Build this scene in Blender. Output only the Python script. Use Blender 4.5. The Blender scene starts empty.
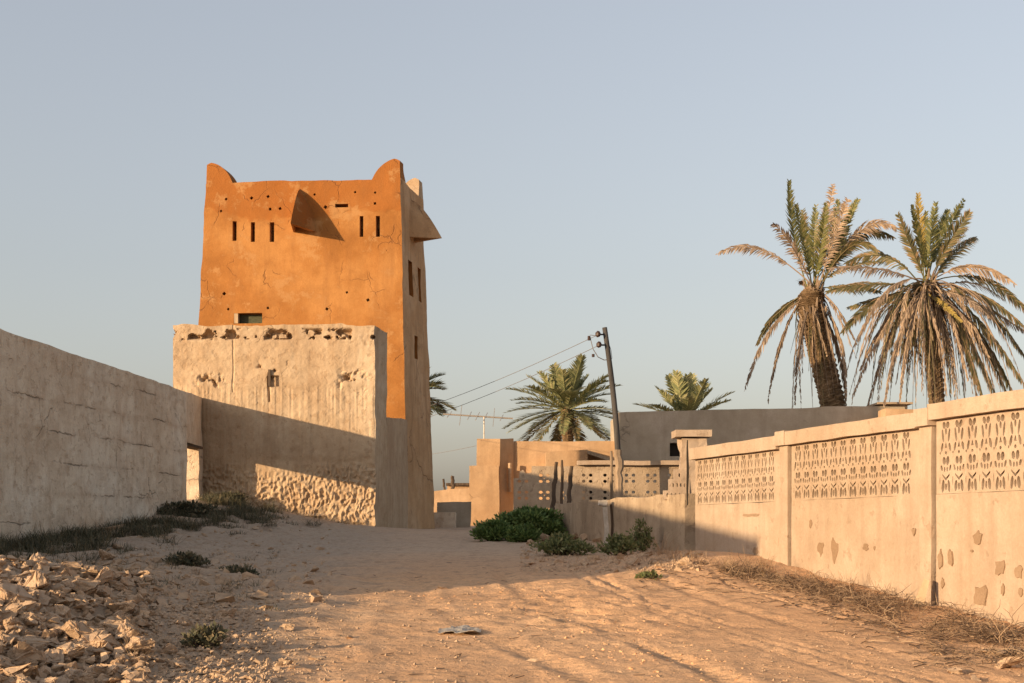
import bpy, bmesh, math, random
import numpy as np, time as _t
_T0=_t.time()
from mathutils import Vector, Matrix
random.seed(7); RNG = np.random.default_rng(11)
S = bpy.context.scene
COL = S.collection
F = 1400.0; HZ = 530.0                      # focal length in pixels, horizon row
def P(x, y, Y): return Vector(((x-512)/F*Y, Y, (HZ-y)/F*Y))
SUN = Vector((-1.4, -1.0, 0.30)).normalized()

# ------------------------------------------------------------------ noise
def _h(i, j, k, s):
    n = (i*374761393 + j*668265263 + k*2147483647 + s*1274126177) & 0xffffffff
    n = ((n ^ (n >> 13))*1274126177) & 0xffffffff
    n = (n ^ (n >> 16)) & 0xffffffff
    return n/4294967295.0
def vnoise(x, y, z=0.0, s=0):
    x = np.asarray(x, float); y = np.asarray(y, float); z = np.asarray(z, float)+0*x
    xi = np.floor(x).astype(np.int64); yi = np.floor(y).astype(np.int64); zi = np.floor(z).astype(np.int64)
    fx = x-xi; fy = y-yi; fz = z-zi
    fx = fx*fx*(3-2*fx); fy = fy*fy*(3-2*fy); fz = fz*fz*(3-2*fz)
    r = 0
    for a in (0, 1):
        for b in (0, 1):
            for c in (0, 1):
                w = (fx if a else 1-fx)*(fy if b else 1-fy)*(fz if c else 1-fz)
                r = r + w*_h(xi+a, yi+b, zi+c, s)
    return r*2-1
def fbm(x, y, z=0.0, s=0, o=4, g=0.5):
    r = 0; a = 1.0; f = 1.0
    for i in range(o):
        r = r + a*vnoise(np.asarray(x)*f, np.asarray(y)*f, np.asarray(z)*f, s+i*17); a *= g; f *= 2.03
    return r

# ------------------------------------------------------------------ ground height
_YY = [-4000, -60, 0, 5, 8, 11, 13, 15, 18, 22, 26, 30, 34, 44, 60, 200, 4000]
_ZZ = [-2.5, -1.9, -1.3, -1.06, -.88, -.69, -.55, -.45, -.31, -.18, -.07, 0, .02, .12, .05, -.5, -.6]
def ground_smooth(X, Y):
    X = np.asarray(X, float); Y = np.asarray(Y, float)
    b = sum(np.interp(Y+d, _YY, _ZZ) for d in (-1.8, -1.2, -.6, 0, .6, 1.2, 1.8))/7.0
    b = b + .66*np.exp(-((X+6.8)/2.8)**2-((Y-28.6)/5.0)**2)
    b = b + .54*np.exp(-((X+4.3+.12*(10-Y))/1.5)**2-((Y-9.6)/2.9)**2)
    b = b + .15*np.exp(-((X-2.2)/1.1)**2-((Y-15.6)/1.9)**2)
    b = b - .07*np.exp(-((X-4.0)/.9)**2-((Y-11.0)/2.2)**2)
    return b
# wheel ruts: polylines in plan
RUTS = [([(.6, 17), (.7, 14), (1.05, 12.0), (1.65, 10.0), (2.2, 8.3), (2.6, 6)], .03, .03), ([(.75, 17), (.85, 14), (1.2, 12.0), (1.8, 10.0), (2.36, 8.3), (2.8, 6)], .03, .03), ([(1.9, 16), (2.1, 13), (2.5, 11.0), (3.1, 9.0), (3.6, 7.5)], .03, .03),
        ([(-.2, 17), (-.1, 14), (.25, 12.0), (.75, 10.0), (1.2, 8.3), (1.6, 6)], .085, .035),
        ([(1.3, 17), (1.4, 14), (1.75, 12.0), (2.25, 10.0), (2.7, 8.3), (3.1, 6)], .085, .03),
        ([(-.9, 18), (-1.0, 14), (-.7, 11.8), (-.1, 9.8), (.45, 8.0), (.8, 6)], .1, .03),
        ([(.9, 17), (.9, 14), (1.05, 12.0), (1.5, 10.0), (2.0, 8.3), (2.3, 6)], .06, .022),
        ([(2.1, 16), (2.3, 13), (2.7, 11.0), (3.3, 9.0), (3.8, 7.5)], .07, .02),
        ([(-1.9, 30), (-2.0, 22), (-1.7, 16), (-1.3, 12.5), (-1.2, 9.0), (-1.2, 6)], .14, .03),
        ([(-.5, 30), (-.6, 22), (-.3, 16), (.4, 12.5), (1.0, 9.5), (1.4, 6)], .14, .025)]
def ground(X, Y):
    X = np.asarray(X, float); Y = np.asarray(Y, float)
    z = ground_smooth(X, Y)
    near = np.exp(-np.maximum(0, np.hypot(X, Y-12)-14)/10)
    z = z + .016*fbm(X*.45, Y*.45, s=3, o=3)*near + .10*fbm(X*.07, Y*.07, s=5, o=2)*(1-near)
    lf = 1/(1+np.exp((X+1.6+.10*(Y-8))*2.2)) + 1/(1+np.exp(-(X-(6.6-.267*Y))*4))*.25   # rough verge at the left and by the wall
    lf = np.clip(lf, 0, 1)
    z = z + (.005+.050*lf)*fbm(X*2.6, Y*2.6, s=21, o=4)*near + (.004+.014*lf)*fbm(X*8, Y*8, s=23, o=3)*near*(np.hypot(X, Y) < 45)
    rid = np.exp(-((X-.55-.0*(Y-11))/.75)**2-((Y-11.6)/1.9)**2)
    z = z + (.002+.030*rid)*fbm(X*4.2, Y*6.2, s=31, o=4)*near
    for pts, w, d in RUTS:
        ys = [p[1] for p in pts][::-1]; xs = [p[0] for p in pts][::-1]
        cx = np.interp(Y, ys, xs) + .05*vnoise(Y*.6, 0*Y, s=len(ys)+int(d*1000))
        m = ((Y > ys[0]) & (Y < ys[-1]))
        t = (X-cx)/w
        str_ = .55+.45*vnoise(Y*.9, X*.3, s=77)
        z = z + m*d*.62*str_*(-np.exp(-t*t) + .55*np.exp(-((np.abs(t)-1.6)/.6)**2))*(1-.6*lf)
        z = z + m*.004*np.exp(-t*t*1.2)*np.sign(np.sin(Y*52+np.abs(t)*2))*near
    return z
_C = {}
def gz(X, Y):
    if 'z' not in _C: return float(ground(np.array([X]), np.array([Y]))[0])
    i = min(max(int(np.searchsorted(_C['x'], X))-1, 0), len(_C['x'])-2); j = min(max(int(np.searchsorted(_C['y'], Y))-1, 0), len(_C['y'])-2)
    x0, x1 = _C['x'][i], _C['x'][i+1]; y0, y1 = _C['y'][j], _C['y'][j+1]; u = (X-x0)/(x1-x0); v = (Y-y0)/(y1-y0); Z = _C['z']
    return float(Z[j, i]*(1-u)*(1-v)+Z[j, i+1]*u*(1-v)+Z[j+1, i]*(1-u)*v+Z[j+1, i+1]*u*v)
def onground(x, y, lo=6.0, hi=40.0):
    b = round(x/4)
    if b not in _C:
        Y0 = np.linspace(lo, hi, 1000); _C[b] = (Y0, HZ-F*ground_smooth((b*4-512)/F*Y0, Y0)/Y0)
    Ys, sy = _C[b]; X = (x-512)/F*Ys
    k = int(np.argmax(sy <= y)); Y = Ys[k]
    return X[k], Y, gz(X[k], Y)

# ------------------------------------------------------------------ materials
MATS = {}
class N:
    def __init__(s, name):
        s.m = bpy.data.materials.new(name); s.m.use_nodes = True; s.t = s.m.node_tree; s.t.nodes.clear()
        s.out = s.a('ShaderNodeOutputMaterial'); s.b = s.a('ShaderNodeBsdfPrincipled')
        s.l(s.b.outputs[0], s.out.inputs[0]); s.b.inputs['Roughness'].default_value = .92
        s.b.inputs['Specular IOR Level'].default_value = .15
        s.geo = s.a('ShaderNodeNewGeometry'); MATS[name] = s.m
    def a(s, k, **p):
        n = s.t.nodes.new(k)
        for q, v in p.items(): setattr(n, q, v)
        return n
    def l(s, a, b): s.t.links.new(a, b)
    def pos(s, sc=(1, 1, 1), src=None):
        m = s.a('ShaderNodeMapping'); m.inputs['Scale'].default_value = sc
        s.l(src if src else s.geo.outputs['Position'], m.inputs[0]); return m.outputs[0]
    def noise(s, sc, det=5, rough=.55, vec=None, dist=0):
        n = s.a('ShaderNodeTexNoise'); n.inputs['Scale'].default_value = sc; n.inputs['Detail'].default_value = det
        n.inputs['Roughness'].default_value = rough; n.inputs['Distortion'].default_value = dist
        s.l(vec if vec else s.geo.outputs['Position'], n.inputs['Vector']); return n.outputs[0]
    def ramp(s, fac, stops):
        r = s.a('ShaderNodeValToRGB'); e = r.color_ramp.elements
        while len(e) > 1: e.remove(e[-1])
        e[0].position = stops[0][0]; e[0].color = col(stops[0][1])
        for p, c in stops[1:]:
            q = e.new(p); q.color = col(c)
        s.l(fac, r.inputs[0]); return r.outputs[0]
    def mix(s, fac, a, b, mode='MIX'):
        m = s.a('ShaderNodeMix', data_type='RGBA', blend_type=mode)
        for v, i in ((fac, 0), (a, 6), (b, 7)):
            if hasattr(v, 'links') or hasattr(v, 'is_linked'): s.l(v, m.inputs[i])
            else: m.inputs[i].default_value = v if i == 0 else col(v)
        return m.outputs[2]
    def math(s, op, a, b=0.0, c=None):
        m = s.a('ShaderNodeMath', operation=op)
        for i, v in enumerate((a, b) if c is None else (a, b, c)):
            if hasattr(v, 'is_linked'): s.l(v, m.inputs[i])
            else: m.inputs[i].default_value = v
        return m.outputs[0]
    def bump(s, h, strength, dist, prev=None):
        b = s.a('ShaderNodeBump'); b.inputs['Strength'].default_value = strength; b.inputs['Distance'].default_value = dist
        s.l(h, b.inputs['Height'])
        if prev: s.l(prev, b.inputs['Normal'])
        return b.outputs[0]
    def done(s, colr, nrm=None):
        if hasattr(colr, 'is_linked'): s.l(colr, s.b.inputs['Base Color'])
        else: s.b.inputs['Base Color'].default_value = col(colr)
        if nrm: s.l(nrm, s.b.inputs['Normal'])
        return s.m
def col(c): 
    if isinstance(c, (int, float)): return (c, c, c, 1)
    return (c[0], c[1], c[2], 1)
def g1(v): return (v, v, v)

def crack(n, scale, width, maskscale, thr):
    w = n.a('ShaderNodeTexNoise'); w.inputs['Scale'].default_value = scale*1.3; w.inputs['Detail'].default_value = 5
    n.l(n.geo.outputs['Position'], w.inputs['Vector'])
    v = n.a('ShaderNodeVectorMath', operation='MULTIPLY_ADD')
    n.l(w.outputs[1], v.inputs[0]); v.inputs[1].default_value = (.55/scale*1.6,)*3; n.l(n.geo.outputs['Position'], v.inputs[2])
    vo = n.a('ShaderNodeTexVoronoi', feature='DISTANCE_TO_EDGE'); vo.inputs['Scale'].default_value = scale
    n.l(v.outputs[0], vo.inputs['Vector'])
    c = n.ramp(vo.outputs[0], [(0, g1(1)), (width, g1(0))])
    m = n.ramp(n.noise(maskscale, 3), [(thr, g1(0)), (thr+.06, g1(1))])
    return n.math('MULTIPLY', c, m)

def plaster(name, base, lo, hi, stain, streak=.4, crackw=.02, bumps=.5, cs=.7, cthr=.55, spots=.62, courses=0):
    n = N(name)
    a = n.noise(.55, 6, .6); b = n.noise(3.2, 6, .65)
    c = n.ramp(a, [(.32, lo), (.5, base), (.68, hi)])
    c = n.mix(n.ramp(b, [(.4, g1(0)), (.75, g1(.55))]), c, stain)
    sv = n.pos((2.3, 2.3, .22)); st = n.noise(2.0, 5, .6, sv)
    c = n.mix(n.math('MULTIPLY', n.ramp(st, [(.48, g1(0)), (.72, g1(1))]), streak), c, stain)
    sp = n.noise(7.5, 4, .6)
    spm = n.ramp(sp, [(spots, g1(0)), (spots+.05, g1(1))])
    c = n.mix(n.math('MULTIPLY', spm, .45), c, stain)
    jm = None
    if courses:
        sp_ = n.a('ShaderNodeSeparateXYZ'); n.l(n.geo.outputs['Position'], sp_.inputs[0])
        wz = n.math('ADD', sp_.outputs[2], n.math('MULTIPLY', n.noise(1.1, 4, .6), .16)); wz = n.math('ADD', wz, n.math('MULTIPLY', n.noise(9, 5, .7), .10))
        fr = n.math('ABSOLUTE', n.math('SUBTRACT', n.math('FRACT', n.math('DIVIDE', wz, courses)), .5))
        jj = n.ramp(fr, [(.0, g1(1)), (.028, g1(0))])
        jm = n.math('MULTIPLY', jj, n.ramp(n.noise(.9, 4, .65, n.pos((1, 1, 2.2))), [(.51, g1(0)), (.60, g1(1))]))
        soft = n.math('MULTIPLY', n.ramp(fr, [(.0, g1(1)), (.16, g1(0))]), n.ramp(n.noise(.7, 3), [(.4, g1(0)), (.6, g1(1))]))
        c = n.mix(n.math('MULTIPLY', soft, .35), c, stain)
        c = n.mix(n.math('MULTIPLY', jm, .5), c, tuple(v*.34 for v in stain))
    fine = n.noise(38, 4, .7)
    c = n.mix(.30, c, n.ramp(fine, [(.3, g1(.55)), (.7, g1(1.0))]), 'MULTIPLY')
    ck = crack(n, cs, crackw, .8, cthr)
    c = n.mix(n.math('MULTIPLY', ck, .5), c, tuple(v*.35 for v in stain))
    h = n.math('ADD', n.math('MULTIPLY', b, .6), n.math('MULTIPLY', fine, .25))
    h = n.math('SUBTRACT', h, n.math('MULTIPLY', ck, .5)); h = n.math('SUBTRACT', h, n.math('MULTIPLY', spm, .15))
    if jm is not None: h = n.math('SUBTRACT', h, n.math('MULTIPLY', jm, .6)); h = n.math('ADD', h, n.math('MULTIPLY', n.noise(1.7, 5, .6), 1.2))
    return n.done(c, n.bump(h, bumps, .05))

plaster('cream_plaster', (.435, .335, .245), (.39, .29, .20), (.48, .375, .285), (.29, .20, .13), .5, .012, .45, .6, .60, .62)
plaster('annex_plaster', (.52, .385, .25), (.42, .29, .18), (.58, .45, .31), (.34, .22, .125), .6, .012, .55, .9, .60, .58)
plaster('wall_plaster', (.76, .62, .46), (.62, .48, .34), (.80, .70, .56), (.50, .35, .235), .55, .010, .9, .9, .58, .57, .46)
plaster('house_plaster', (.50, .33, .19), (.42, .26, .14), (.56, .38, .23), (.33, .21, .12), .5, .012, .5, .6, .6, .66)
plaster('grey_cement', (.43, .36, .27), (.35, .29, .21), (.50, .42, .33), (.29, .235, .17), .4, .01, .5, .5, .6, .66)
plaster('old_concrete', (.42, .32, .22), (.33, .245, .165), (.50, .39, .28), (.24, .17, .11), .6, .01, .9, 1.2, .64, .58)
plaster('scar_cement', (.30, .205, .13), (.26, .17, .10), (.35, .245, .16), (.21, .14, .085), .2, .012, .7, 1.2, .6, .66)
# orange tower: deeper colour above a wavy line where the last coat of render remains
n = N('tower_plaster')
sep = n.a('ShaderNodeSeparateXYZ'); n.l(n.geo.outputs['Position'], sep.inputs[0])
a = n.noise(.6, 6, .62); b = n.noise(2.6, 6, .66); big = n.noise(.5, 4, .6)
c = n.ramp(a, [(.36, (.28, .115, .030)), (.5, (.35, .150, .042)), (.62, (.43, .205, .066))])
zz = n.math('ADD', sep.outputs[2], n.math('MULTIPLY', big, 2.2))
up = n.ramp(n.math('MULTIPLY', zz, .1), [(.868, g1(0)), (.873, g1(1))])
c = n.mix(n.math('MULTIPLY', up, .75), c, (.31, .110, .025))
c = n.mix(n.ramp(b, [(.45, g1(0)), (.75, g1(.6))]), c, (.25, .10, .028))
c = n.mix(n.ramp(n.noise(1.3, 7, .75), [(.54, g1(0)), (.60, g1(.55)), (.7, g1(.75))]), c, (.46, .25, .10))
st = n.noise(1.8, 5, .6, n.pos((2.2, 2.2, .25)))
c = n.mix(n.ramp(st, [(.5, g1(0)), (.75, g1(.45))]), c, (.25, .11, .038))
low = n.ramp(n.math('ADD', n.math('MULTIPLY', sep.outputs[2], .1), n.math('MULTIPLY', big, .08)), [(.12, g1(.8)), (.5, g1(0))])
fine = n.noise(30, 4, .7)
c = n.mix(.25, c, n.ramp(fine, [(.3, g1(.55)), (.7, g1(1))]), 'MULTIPLY')
ck = crack(n, 1.3, .016, 1.1, .525)
c = n.mix(n.math('MULTIPLY', ck, .6), c, (.16, .07, .03))
h = n.math('ADD', n.math('MULTIPLY', b, .7), n.math('MULTIPLY', fine, .2)); h = n.math('SUBTRACT', h, n.math('MULTIPLY', ck, .5))
h = n.math('ADD', h, n.math('MULTIPLY', up, .25))
n.done(c, n.bump(h, .55, .05))
# tower faces turned from the sun: paler copy, lifted shade put into its colour
plaster('tower_side_plaster', (.56, .35, .185), (.47, .28, .14), (.62, .42, .25), (.36, .215, .11), .8, .016, .7, .5, .5, .62)

n = N('sand')
sep = n.a('ShaderNodeSeparateXYZ'); n.l(n.geo.outputs['Position'], sep.inputs[0])
a = n.noise(.35, 6, .6); b = n.noise(2.2, 7, .68); f = n.noise(26, 5, .75); g = n.noise(9, 6, .7)
c = n.ramp(a, [(.33, (.64, .375, .20)), (.5, (.71, .43, .235)), (.68, (.75, .48, .275))])
c = n.mix(n.ramp(b, [(.42, g1(0)), (.72, g1(.75))]), c, (.60, .355, .19))
# dust greyer on the left verge
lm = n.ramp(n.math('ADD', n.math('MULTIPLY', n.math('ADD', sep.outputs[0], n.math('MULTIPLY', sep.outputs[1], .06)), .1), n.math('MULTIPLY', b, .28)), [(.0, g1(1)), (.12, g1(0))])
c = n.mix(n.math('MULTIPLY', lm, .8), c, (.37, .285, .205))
far_shade = n.ramp(n.math('MULTIPLY', sep.outputs[1], .01), [(.14, g1(0)), (.19, g1(1))])  # shade over the far track put into the sand colour, greyer and darker
c = n.mix(n.math('MULTIPLY', far_shade, .65), c, (.44, .345, .255))
g4 = n.noise(4.5, 6, .7); c = n.mix(n.ramp(g4, [(.5, g1(0)), (.64, g1(.4))]), c, (.30, .21, .135))
c = n.mix(n.ramp(g, [(.52, g1(0)), (.66, g1(.45))]), c, (.31, .20, .12))
c = n.mix(.45, c, n.ramp(f, [(.3, g1(.5)), (.62, g1(1))]), 'MULTIPLY')
v = n.a('ShaderNodeTexVoronoi'); v.inputs['Scale'].default_value = 22; n.l(n.geo.outputs['Position'], v.inputs['Vector'])
pb = n.math('MULTIPLY', n.ramp(v.outputs[0], [(.0, g1(1)), (.26, g1(0))]), n.ramp(n.noise(3, 3), [(.5, g1(0)), (.6, g1(1))]))
c = n.mix(n.math('MULTIPLY', pb, .5), c, (.58, .44, .32))
h = n.math('ADD', n.math('MULTIPLY', b, .8), n.math('MULTIPLY', g, .5)); h = n.math('ADD', h, n.math('MULTIPLY', f, .18)); h = n.math('ADD', h, n.math('MULTIPLY', pb, .2))
n.done(c, n.bump(h, .75, .06))

def rockmat(name, c0, c1, c2):
    n = N(name); oi = n.a('ShaderNodeObjectInfo')
    a = n.noise(6, 6, .65); f = n.noise(45, 4, .7)
    c = n.ramp(a, [(.3, c0), (.5, c1), (.7, c2)])
    c = n.mix(n.math('MULTIPLY', oi.outputs['Random'], .3), c, (.54, .40, .28))
    c = n.mix(.3, c, n.ramp(f, [(.3, g1(.5)), (.65, g1(1))]), 'MULTIPLY')
    return n.done(c, n.bump(n.math('ADD', a, n.math('MULTIPLY', f, .3)), .7, .03))
rockmat('stone', (.31, .21, .13), (.44, .305, .195), (.54, .39, .26))
rockmat('white_stone', (.55, .50, .43), (.66, .60, .52), (.72, .68, .60))

def leafmat(name, stops, rough=.6, trans=.25, objvar=False):
    n = N(name)
    c = n.ramp(n.geo.outputs['Random Per Island'], stops)
    n.b.inputs['Roughness'].default_value = rough; n.b.inputs['Specular IOR Level'].default_value = .3
    n.l(c, n.b.inputs['Base Color'])
    t = n.a('ShaderNodeBsdfTranslucent'); n.l(c, t.inputs[0])
    mx = n.a('ShaderNodeMixShader'); mx.inputs[0].default_value = trans
    n.l(n.b.outputs[0], mx.inputs[1]); n.l(t.outputs[0], mx.inputs[2]); n.l(mx.outputs[0], n.out.inputs[0])
    return n.m
leafmat('palm_green', [(0, (.085, .095, .035)), (.4, (.14, .145, .05)), (.75, (.21, .20, .065)), (1, (.28, .23, .10))])
leafmat('palm_olive', [(0, (.075, .072, .035)), (.5, (.14, .13, .055)), (.8, (.24, .175, .085)), (1, (.33, .21, .11))])
leafmat('palm_dead', [(0, (.12, .09, .065)), (.35, (.23, .165, .115)), (.7, (.34, .245, .165)), (1, (.46, .34, .23))], .8, .15)
leafmat('palm_light', [(0, (.14, .16, .075)), (.4, (.24, .25, .11)), (.75, (.36, .34, .16)), (1, (.46, .41, .22))])
leafmat('palm_yellow', [(0, (.30, .22, .06)), (1, (.46, .34, .10))], .6, .3)
leafmat('bush_green', [(0, (.055, .095, .025)), (.5, (.11, .17, .045)), (1, (.20, .25, .08))], .6, .2)
leafmat('bush_light', [(0, (.09, .11, .04)), (.6, (.16, .18, .07)), (1, (.28, .26, .13))], .7, .2)
leafmat('weed_dark', [(0, (.055, .06, .035)), (.55, (.11, .105, .06)), (1, (.26, .20, .12))], .8, .15)
leafmat('dry_twig', [(0, (.09, .06, .038)), (.6, (.19, .125, .08)), (1, (.36, .25, .155))], .85, .1)
leafmat('straw', [(0, (.26, .175, .10)), (1, (.46, .32, .20))], .8, .2)
n = N('palm_bark'); a = n.noise(5, 5, .7); n.done(n.ramp(a, [(.3, (.07, .045, .025)), (.5, (.15, .10, .055)), (.7, (.30, .20, .12))]), n.bump(a, 1, .08))
n = N('pole_wood'); a = n.noise(7, 5, .6, n.pos((1, 1, .1))); n.done(n.ramp(a, [(.3, (.030, .028, .028)), (.7, (.085, .078, .072))]), n.bump(a, .5, .02))
n = N('grey_wood'); a = n.noise(9, 5, .6, n.pos((1, 1, .12))); n.done(n.ramp(a, [(.3, (.14, .10, .065)), (.7, (.36, .265, .18))]), n.bump(a, .8, .02))
n = N('dark_wood'); a = n.noise(9, 5, .6, n.pos((1, 1, .12))); n.done(n.ramp(a, [(.3, (.05, .035, .025)), (.7, (.13, .09, .06))]), n.bump(a, .8, .02))
n = N('board_wood'); a = n.noise(9, 5, .6, n.pos((1, 1, .12))); n.done(n.ramp(a, [(.3, (.36, .26, .16)), (.7, (.50, .37, .24))]), n.bump(a, .4, .02))
n = N('wire_black'); n.done((.16, .15, .15))
n = N('insulator'); n.b.inputs['Roughness'].default_value = .3; n.done((.05, .03, .025))
n = N('aluminium'); n.b.inputs['Metallic'].default_value = .6; n.b.inputs['Roughness'].default_value = .5; n.done((.45, .40, .34))
n = N('dark_inside'); n.done((.035, .028, .022))
n = N('shutter_wood'); a = n.noise(12, 3, .5, n.pos((1, 1, 4))); n.done(n.ramp(a, [(.3, (.05, .055, .035)), (.7, (.10, .10, .06))]))
n = N('white_paint'); a = n.noise(8, 5, .6); n.done(n.ramp(a, [(.3, (.36, .31, .25)), (.7, (.60, .54, .46))]), n.bump(a, .3, .02))
n = N('rag'); a = n.noise(14, 5, .6); n.b.inputs['Roughness'].default_value = .7; n.done(n.ramp(a, [(.3, (.24, .21, .18)), (.7, (.46, .42, .36))]), n.bump(a, .6, .02))

# ------------------------------------------------------------------ object helpers
class MB:
    def __init__(s): s.v = []; s.f = []; s.mi = []; s.cur = 0
    def add(s, vs, fs):
        o = len(s.v); s.v += [tuple(p) for p in vs]; s.f += [tuple(i+o for i in f) for f in fs]; s.mi += [s.cur]*len(fs)
    def tube(s, pts, rad, k=6, cap=True):
        pts = [Vector(p) for p in pts]; nn = len(pts)
        if not hasattr(rad, '__len__'): rad = [rad]*nn
        vs = []; ref = None
        for i, p in enumerate(pts):
            t = (pts[min(i+1, nn-1)]-pts[max(i-1, 0)]); t = t.normalized() if t.length > 1e-9 else Vector((0, 0, 1))
            if ref is None: ref = t.orthogonal().normalized()
            ref = (ref-t*ref.dot(t)).normalized(); q = t.cross(ref)
            for j in range(k):
                an = 2*math.pi*j/k; vs.append(p+(ref*math.cos(an)+q*math.sin(an))*rad[i])
        fs = [(i*k+j, i*k+(j+1) % k, (i+1)*k+(j+1) % k, (i+1)*k+j) for i in range(nn-1) for j in range(k)]
        if cap: fs += [tuple(range(k))[::-1], tuple(range((nn-1)*k, nn*k))]
        s.add(vs, fs)
    def box(s, c, d, rot=None):
        c = Vector(c); vs = []
        for x in (-.5, .5):
            for y in (-.5, .5):
                for z in (-.5, .5):
                    p = Vector((x*d[0], y*d[1], z*d[2])); vs.append(c+(rot @ p if rot else p))
        s.add(vs, [(0, 1, 3, 2), (4, 6, 7, 5), (0, 4, 5, 1), (2, 3, 7, 6), (0, 2, 6, 4), (1, 5, 7, 3)])
    def hexa(s, c8, nx=1, ny=1, nz=1, disp=None):
        """c8: corners indexed [k][j][i] (z,y,x); subdivided closed surface; disp(points Nx3)->Nx3 offset"""
        idx = {}; L = []
        def vid(i, j, k):
            if (i, j, k) not in idx: idx[(i, j, k)] = len(L); L.append((i/nx, j/ny, k/nz))
            return idx[(i, j, k)]
        fs = []
        for i in range(nx):
            for j in range(ny):
                fs.append((vid(i, j, 0), vid(i, j+1, 0), vid(i+1, j+1, 0), vid(i+1, j, 0)))
                fs.append((vid(i, j, nz), vid(i+1, j, nz), vid(i+1, j+1, nz), vid(i, j+1, nz)))
        for i in range(nx):
            for k in range(nz):
                fs.append((vid(i, 0, k), vid(i+1, 0, k), vid(i+1, 0, k+1), vid(i, 0, k+1)))
                fs.append((vid(i, ny, k), vid(i, ny, k+1), vid(i+1, ny, k+1), vid(i+1, ny, k)))
        for j in range(ny):
            for k in range(nz):
                fs.append((vid(0, j, k), vid(0, j, k+1), vid(0, j+1, k+1), vid(0, j+1, k)))
                fs.append((vid(nx, j, k), vid(nx, j+1, k), vid(nx, j+1, k+1), vid(nx, j, k+1)))
        A = np.array(L); u, v, w = A[:, 0:1], A[:, 1:2], A[:, 2:3]; C8 = [[[np.array(c8[k][j][i]) for i in (0, 1)] for j in (0, 1)] for k in (0, 1)]
        p = 0
        for k in (0, 1):
            for j in (0, 1):
                for i in (0, 1):
                    p = p + (u if i else 1-u)*(v if j else 1-v)*(w if k else 1-w)*C8[k][j][i]
        if disp is not None: p = p+disp(p, A)
        s.add(p.tolist(), fs)
    def build(s, name, mat, parent=None, smooth=False, loc=None):
        me = bpy.data.meshes.new(name)
        if loc is not None:
            l = Vector(loc); vs = [(p[0]-l.x, p[1]-l.y, p[2]-l.z) for p in s.v]
        else: vs = s.v
        me.from_pydata(vs, [], s.f); me.update()
        for m in (mat if isinstance(mat, (list, tuple)) else [mat]): me.materials.append(MATS[m])
        if any(s.mi): me.polygons.foreach_set('material_index', s.mi)
        if smooth: me.polygons.foreach_set('use_smooth', [True]*len(me.polygons))
        o = bpy.data.objects.new(name, me); COL.objects.link(o)
        if loc is not None: o.location = loc
        if parent: 
            o.parent = parent
            if loc is None: o.location = -Vector(parent.location)      # geometry was given in world coordinates
        return o
def tag(o, label, cat, group=None, kind=None):
    if label: o['label'] = label
    if cat: o['category'] = cat
    if group: o['group'] = group
    if kind: o['kind'] = kind
    return o
def thing(name, loc, label, cat, group=None):
    o = bpy.data.objects.new(name, None); COL.objects.link(o); o.location = loc; o.empty_display_size = .2
    return tag(o, label, cat, group)
def struct(o, kind='structure'): o['kind'] = kind; return o
def boolean(o, cut, solver='EXACT'):
    md = o.modifiers.new('b', 'BOOLEAN'); md.object = cut; md.operation = 'DIFFERENCE'; md.solver = solver
    bpy.context.view_layer.update()
    dg = bpy.context.evaluated_depsgraph_get()
    me = bpy.data.meshes.new_from_object(o.evaluated_get(dg)); o.modifiers.clear()
    old = o.data; o.data = me; me.name = o.name
    bpy.data.objects.remove(cut)
def hexz(a, b, t, z0, z1a, z1b=None, z0b=None):
    """wall slab: front line a->b (x,y), thickness vector t, bottom z0, top z1a..z1b"""
    if z1b is None: z1b = z1a
    if z0b is None: z0b = z0
    return [[[(a[0], a[1], z0), (b[0], b[1], z0b)], [(a[0]+t[0], a[1]+t[1], z0), (b[0]+t[0], b[1]+t[1], z0b)]],
            [[(a[0], a[1], z1a), (b[0], b[1], z1b)], [(a[0]+t[0], a[1]+t[1], z1a), (b[0]+t[0], b[1]+t[1], z1b)]]]
def nd(amp, sc, s=0):
    def f(p, A):
        return np.stack([amp*fbm(p[:, 0]*sc, p[:, 1]*sc, p[:, 2]*sc, s+q, 3) for q in (0, 50, 90)], 1)
    return f

# ------------------------------------------------------------------ ground sheet
def axis(segs):
    out = [segs[0][0]]
    for a, b, st in segs:
        k = max(1, int(round((b-a)/st))); out += [a+(b-a)*(i+1)/k for i in range(k)]
    return np.array(out)
def geo_ax(a, b, n_): return (a*(b/a)**(np.arange(1, n_+1)/n_))
xs = axis([(-9, -5.2, .09), (-5.2, 5.2, .032), (5.2, 9, .09), (9, 20, .5)])
xs = np.concatenate([-geo_ax(9, 4000, 26)[::-1], xs, geo_ax(20, 4000, 18)])
ys = axis([(-4, 6, .4), (6, 7.2, .06), (7.2, 15.5, .032), (15.5, 22, .06), (22, 32, .12), (32, 60, .8)])
ys = np.concatenate([-geo_ax(4, 4000, 16)[::-1], ys, geo_ax(60, 4000, 16)])
GX, GY = np.meshgrid(xs, ys); GZ = ground(GX, GY); _C['x'] = xs; _C['y'] = ys; _C['z'] = GZ
nx_, ny_ = len(xs), len(ys)
V = np.stack([GX, GY, GZ], -1).reshape(-1, 3)
i = np.arange(nx_-1)[None, :]; j = np.arange(ny_-1)[:, None]; b0 = (j*nx_+i)
FA = np.stack([b0, b0+1, b0+nx_+1, b0+nx_], -1).reshape(-1, 4)
me = bpy.data.meshes.new('ground'); me.vertices.add(len(V)); me.vertices.foreach_set('co', V.ravel())
me.loops.add(FA.size); me.loops.foreach_set('vertex_index', FA.ravel().astype(np.int32))
me.polygons.add(len(FA)); me.polygons.foreach_set('loop_start', np.arange(0, FA.size, 4, dtype=np.int32))
me.polygons.foreach_set('loop_total', np.full(len(FA), 4, dtype=np.int32)); me.update(calc_edges=True); me.validate()
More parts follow.
